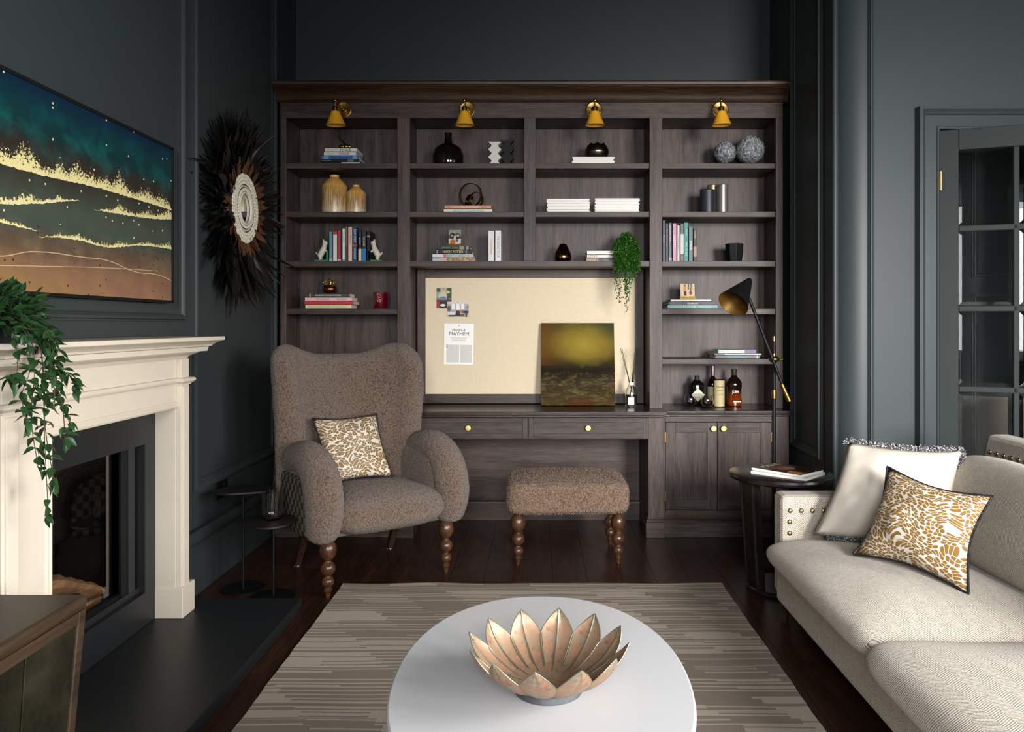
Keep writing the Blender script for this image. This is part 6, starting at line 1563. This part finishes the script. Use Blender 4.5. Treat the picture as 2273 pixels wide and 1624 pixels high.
# ------------------------------------------------------------------ desk: painting and reed diffuser
def seascape():
    m = NT('abstract_seascape'); tc = m.n('TexCoord'); uv = tc.outputs['UV']; U, V, _ = m.sep(uv); mp = lambda s: m.n('Mapping', {'Vector': uv, 'Scale': s}).outputs[0]
    n1 = m.noise(mp((2.2, 3, 1)), 2, 5, .6, .8); n2 = m.noise(m.n('Mapping', {'Vector': uv, 'Scale': (2.4, 8, 1), 'Rotation': (0, 0, .25)}).outputs[0], 2, 6, .65, 1.6); n3 = m.noise(mp((3, 5, 1)), 3, 4, .6, 1.5)
    vv = m.math('ADD', V, m.math('MULTIPLY', m.math('SUBTRACT', n1, .5), .10))
    base = m.ramp(vv, [(0, '#3d3012'), (.12, '#352b14'), (.28, '#2a2414'), (.42, '#171309'), (.52, '#33290c'), (.62, '#5b4a18'), (.78, '#6a571f'), (1, '#463c1a')])
    du = m.math('SUBTRACT', U, .58); dv = m.math('SUBTRACT', V, .74); r2 = m.math('SQRT', m.math('ADD', m.math('MULTIPLY', m.math('MULTIPLY', du, du), .8), m.math('MULTIPLY', m.math('MULTIPLY', dv, dv), 2.2)))
    glow = m.math('SUBTRACT', 1.0, m.math('MULTIPLY', m.math('ADD', r2, m.math('MULTIPLY', m.math('SUBTRACT', n1, .5), .25)), 2.3), clamp=True)
    col = m.mix(m.math('MULTIPLY', glow, .95, clamp=True), base, '#94802f')
    left = m.math('MULTIPLY', m.math('SUBTRACT', .35, U, clamp=True), m.math('GREATER_THAN', V, .48)); col = m.mix(m.math('MULTIPLY', left, 1.7, clamp=True), col, '#5c300c')
    tr = m.math('MULTIPLY', m.math('SUBTRACT', m.math('ADD', U, V), 1.62, clamp=True), 2.2, clamp=True); col = m.mix(tr, col, '#2c3a27')
    wave = m.math('MULTIPLY', m.math('MULTIPLY', m.math('SUBTRACT', n2, .45, clamp=True), 5.0, clamp=True), m.math('LESS_THAN', V, m.math('ADD', .12, m.math('MULTIPLY', n3, .5)))); col = m.mix(m.math('MULTIPLY', wave, .75), col, m.ramp(n3, [(.35, '#6d6a42'), (.5, '#5c5330'), (.6, '#6a3d1c'), (.7, '#36402f')]))
    red = m.math('MULTIPLY', m.math('LESS_THAN', V, .09), m.math('MULTIPLY', m.math('GREATER_THAN', U, .35), m.math('GREATER_THAN', n1, .45))); col = m.mix(m.math('MULTIPLY', m.math('MULTIPLY', red, m.math('LESS_THAN', U, .7)), .5), col, '#4c1a0c')
    m.p(Base_Color=col, Roughness=.75, Specular_IOR_Level=.12); m.bump(n2, .3, .003); return m.mat
pa = thing('canvas_painting', 'abstract golden seascape canvas leaning on the desk', 'painting', (.255, 5.13, CT))
x0, x1, yb, yt, zt = xx(1201, 5.15), xx(1364, 5.15), 5.095, 5.192, zz(718, 5.17)
dirv = Vector((0, yt-yb, zt-CT)).normalized(); nv = Vector((0, -dirv.z, dirv.y)); L = (Vector((0, yt, zt))-Vector((0, yb, CT))).length
P0 = [Vector((x0, yb, CT)), Vector((x1, yb, CT)), Vector((x1, yb, CT))+dirv*L, Vector((x0, yb, CT))+dirv*L]; bkv = -nv*.022 + Vector((0, 0, .0))
mb = MB(); mb.add([p+Vector((0, 0, .0045)) for p in P0] + [p+bkv+Vector((0, 0, .0045)) for p in P0], [(0, 1, 2, 3), (4, 7, 6, 5), (0, 4, 5, 1), (1, 5, 6, 2), (2, 6, 7, 3), (3, 7, 4, 0)], None, [(0, 0), (1, 0), (1, 1), (0, 1)]*2); mb.build('canvas', seascape(), pa)
Yd = 5.05; dx_ = xx(1401, Yd); s_ = Yd/F; rd = thing('reed_diffuser', 'clear glass reed diffuser with black reeds on the desk', 'diffuser', (dx_, Yd, CT))
mb = MB(); mb.lathe([(0, .001), (12.5*s_, .001), (13.3*s_, 3*s_), (13.3*s_, 30*s_), (12*s_, 37*s_), (8*s_, 44*s_), (5.2*s_, 48*s_), (5.2*s_, 55*s_), (6.2*s_, 56*s_), (6.2*s_, 58*s_), (4.6*s_, 58*s_), (4.4*s_, 48*s_), (7*s_, 43*s_), (11*s_, 36*s_), (12.3*s_, 29*s_), (12.3*s_, 5*s_), (0, 4*s_)], 32, (dx_, Yd, CT), cap=False); mb.build('bottle', mt['glass'], rd, smooth=50)
mt['oil'] = M('amber_grey_oil', '#8d8872', .05, trans=.9, ior=1.4)
mb = MB(); mb.lathe([(0, 4.5*s_), (12*s_, 5.5*s_), (12*s_, 28*s_), (0, 28*s_)], 32, (dx_, Yd, CT)); mb.build('oil', mt['oil'], rd, smooth=40)
mb = MB(); mb.lathe([(5.6*s_, 48*s_), (5.6*s_, 54.5*s_), (5.3*s_, 54.5*s_), (5.3*s_, 48*s_)], 24, (dx_, Yd, CT), cap=False); mb.build('neck_band', mt['white'], rd, smooth=50)
mb = MB(); mb.box(dx_-9*s_, dx_+5*s_, Yd-13.9*s_, Yd-13.5*s_, CT+6*s_, CT+22*s_); mb.build('label_paper', mt['white'], rd)
for (px, py) in ((1376.5, 771), (1380, 772), (1410, 772), (1413, 769), (1416, 771), (1420, 771), (1426, 773)):
    e = at(px, py, Yd + random.uniform(-.03, .03)); mb = MB(); mb.cyl((dx_-(e.x-dx_)*.35, Yd, CT+.02), e, .0017, n=6); mb.build('reed', mt['ink'], rd)

# ------------------------------------------------------------------ bottles and glasses on the cupboard
def bottle(label, px, Y, prof, mat, n=32, flat=1.0, p4=False):
    s_ = Y/F; x = xx(px, Y); t = thing('bottle', label, 'bottle', (x, Y, CT), 0, 'spirits bottles')
    mb = MB(); mb.lathe([(0, 0)] + [(a*s_, b*s_) for a, b in prof], n, M=Matrix.Diagonal((1, flat, 1, 1))); mb.build('glass_body', mat, t, local=True, smooth=45)
    return t, x, s_
mt['gin'] = M('near_black_bottle_glass', '#0a0c0a', .08, spec=.6); m_ = NT('amber_whisky'); X_, Y_, Z_ = m_.sep(m_.obj()); nz = m_.noise(m_.obj(), 25, 2)
m_.p(Base_Color=m_.ramp(m_.math('ADD', Z_, m_.math('MULTIPLY', nz, .02)), [(.0, '#2a0e04'), (.03, '#6b2b08'), (.09, '#5a2406'), (.115, '#140a06')]), Roughness=.06, Coat_Weight=.5); mt['amber'] = m_.mat; mt['kraft'] = M('parchment_label', '#c3b485', .6, var=.06); mt['labelw'] = M('cream_label', '#bdb9a4', .6)
t, x, s_ = bottle('squat black spirits bottle with a diamond label', 1547, 5.14, [(14.5, 0), (15.8, 2), (15.8, 44), (14.5, 49), (8, 55), (5, 58), (4.8, 64)], mt['gin'], flat=.75)
mb = MB(); mb.lathe([(5.2*s_, 55*s_+.008), (5.4*s_, 56*s_), (5.4*s_, 65*s_), (5*s_, 66*s_), (0, 66*s_)], 24); mb.build('cap', mt['ink'], t, local=True, smooth=40)
zc = zz(876, 5.10)-CT; yl = -.0375
mb = MB(); mb.poly([(x, 5.14+yl, CT+zc+15*s_), (x+14.5*s_, 5.14+yl, CT+zc), (x, 5.14+yl, CT+zc-15*s_), (x-14.5*s_, 5.14+yl, CT+zc)], (0, .0006, 0)); lb = mb.build('label_paper', mt['labelw'], t)
text(lb, "HENDRICK'S", tframe(x, 5.14+yl-.0008, CT+zc+.003), 23*s_, 4*s_, mt['ink']); text(lb, 'GIN', tframe(x, 5.14+yl-.0008, CT+zc-.011), 8*s_, 3*s_, mt['ink'])
t, x, s_ = bottle('tall whisky bottle with a pink foil neck behind the canister', 1582, 5.19, [(10.5, 0), (11.6, 2), (11.8, 44), (11.2, 50), (8, 56), (5, 61), (4.2, 66), (4.4, 72)], mt['amber'])
mb = MB(); mb.lathe([(4.6*s_, 64*s_), (4.9*s_, 70*s_), (4.9*s_, 86*s_), (0, 86.5*s_)], 20, cap=False); mb.build('foil_neck', M('pink_foil', '#8a6a70', .3, .8), t, local=True, smooth=40)
mb = MB(); mb.lathe([(11.95*s_, 10*s_), (11.95*s_, 40*s_)], 32, cap=False); lb = mb.build('label_paper', mt['kraft'], t, local=True, smooth=60)
t, x, s_ = bottle('cylindrical parchment-coloured whisky canister', 1596.5, 5.05, [(11.8, 0), (11.8, 2)], mt['ink']); t['category'] = 'canister'
mb = MB(); mb.lathe([(11.6*s_, 1.5*s_), (11.6*s_, 59*s_)], 36, cap=False); tb = mb.build('tube', mt['kraft'], t, local=True, smooth=60)
mb = MB(); mb.lathe([(11.8*s_, 59*s_), (11.8*s_, 60.5*s_), (11*s_, 60.8*s_), (0, 60.5*s_)], 36, cap=False); mb.build('lid', mt['ink'], t, local=True, smooth=40)
yq = 5.05-11.75*s_
text(tb, 'THE BALVENIE', tframe(x, yq-.0012, CT+45*s_), 17*s_, 2.6*s_, mt['ink']); text(tb, 'DOUBLEWOOD', tframe(x, yq-.0012, CT+37*s_), 13*s_, 1.8*s_, mt['ink']); text(tb, 'AGED 12 YEARS', tframe(x, yq-.0012, CT+28*s_), 13*s_, 1.5*s_, mt['ink'])
t, x, s_ = bottle('shapely amber whisky bottle with black cap, right of the canister', 1629.5, 5.10, [(14, 0), (16, 1.5), (16.8, 8), (15.8, 24), (15.6, 34), (17, 46), (16.5, 53), (12, 60), (6.5, 65), (5, 70), (5, 74)], mt['amber'])
mb = MB(); mb.lathe([(5.4*s_, 68*s_), (5.6*s_, 74*s_), (5.8*s_, 76*s_), (5.8*s_, 82*s_), (0, 82.5*s_)], 20, cap=False); mb.build('cap', mt['ink'], t, local=True, smooth=40)
text(t, 'JURA', tframe(x-1*s_, 5.10-16.9*s_, CT+32*s_), 15*s_, 8*s_, mt['inkw'], 'label_lettering')
mb = MB(); mb.box(x-6*s_, x+11*s_, 5.10-17.4*s_, 5.10-17*s_, CT+10*s_, CT+13*s_); mb.build('label_strip', mt['labelw'], t)
for label, px, Y, w_, h_ in (('stemless glass in front of the diamond-labelled bottle', 1532, 5.06, 13.2, 27.5), ('stemless glass in front of the tall whisky bottle', 1569.5, 4.98, 14.3, 28.5)):
    s_ = Y/F; x = xx(px, Y); t = thing('stemless_glass', label, 'glass', (x, Y, CT), 0, 'stemless glasses')
    o_ = [(0, .001), (6.5*s_, .001), (w_*.85*s_, h_*.16*s_), (w_*s_, h_*.42*s_), (w_*.93*s_, h_*.72*s_), (w_*.74*s_, h_*s_)]
    pr = o_ + [(r-.0012, z) for r, z in o_[:1:-1]] + [(5.5*s_, .0035), (0, .0035)]
    mb = MB(); mb.lathe(pr, 36, cap=False); mb.build('glass_body', mt['glass'], t, local=True, smooth=70)
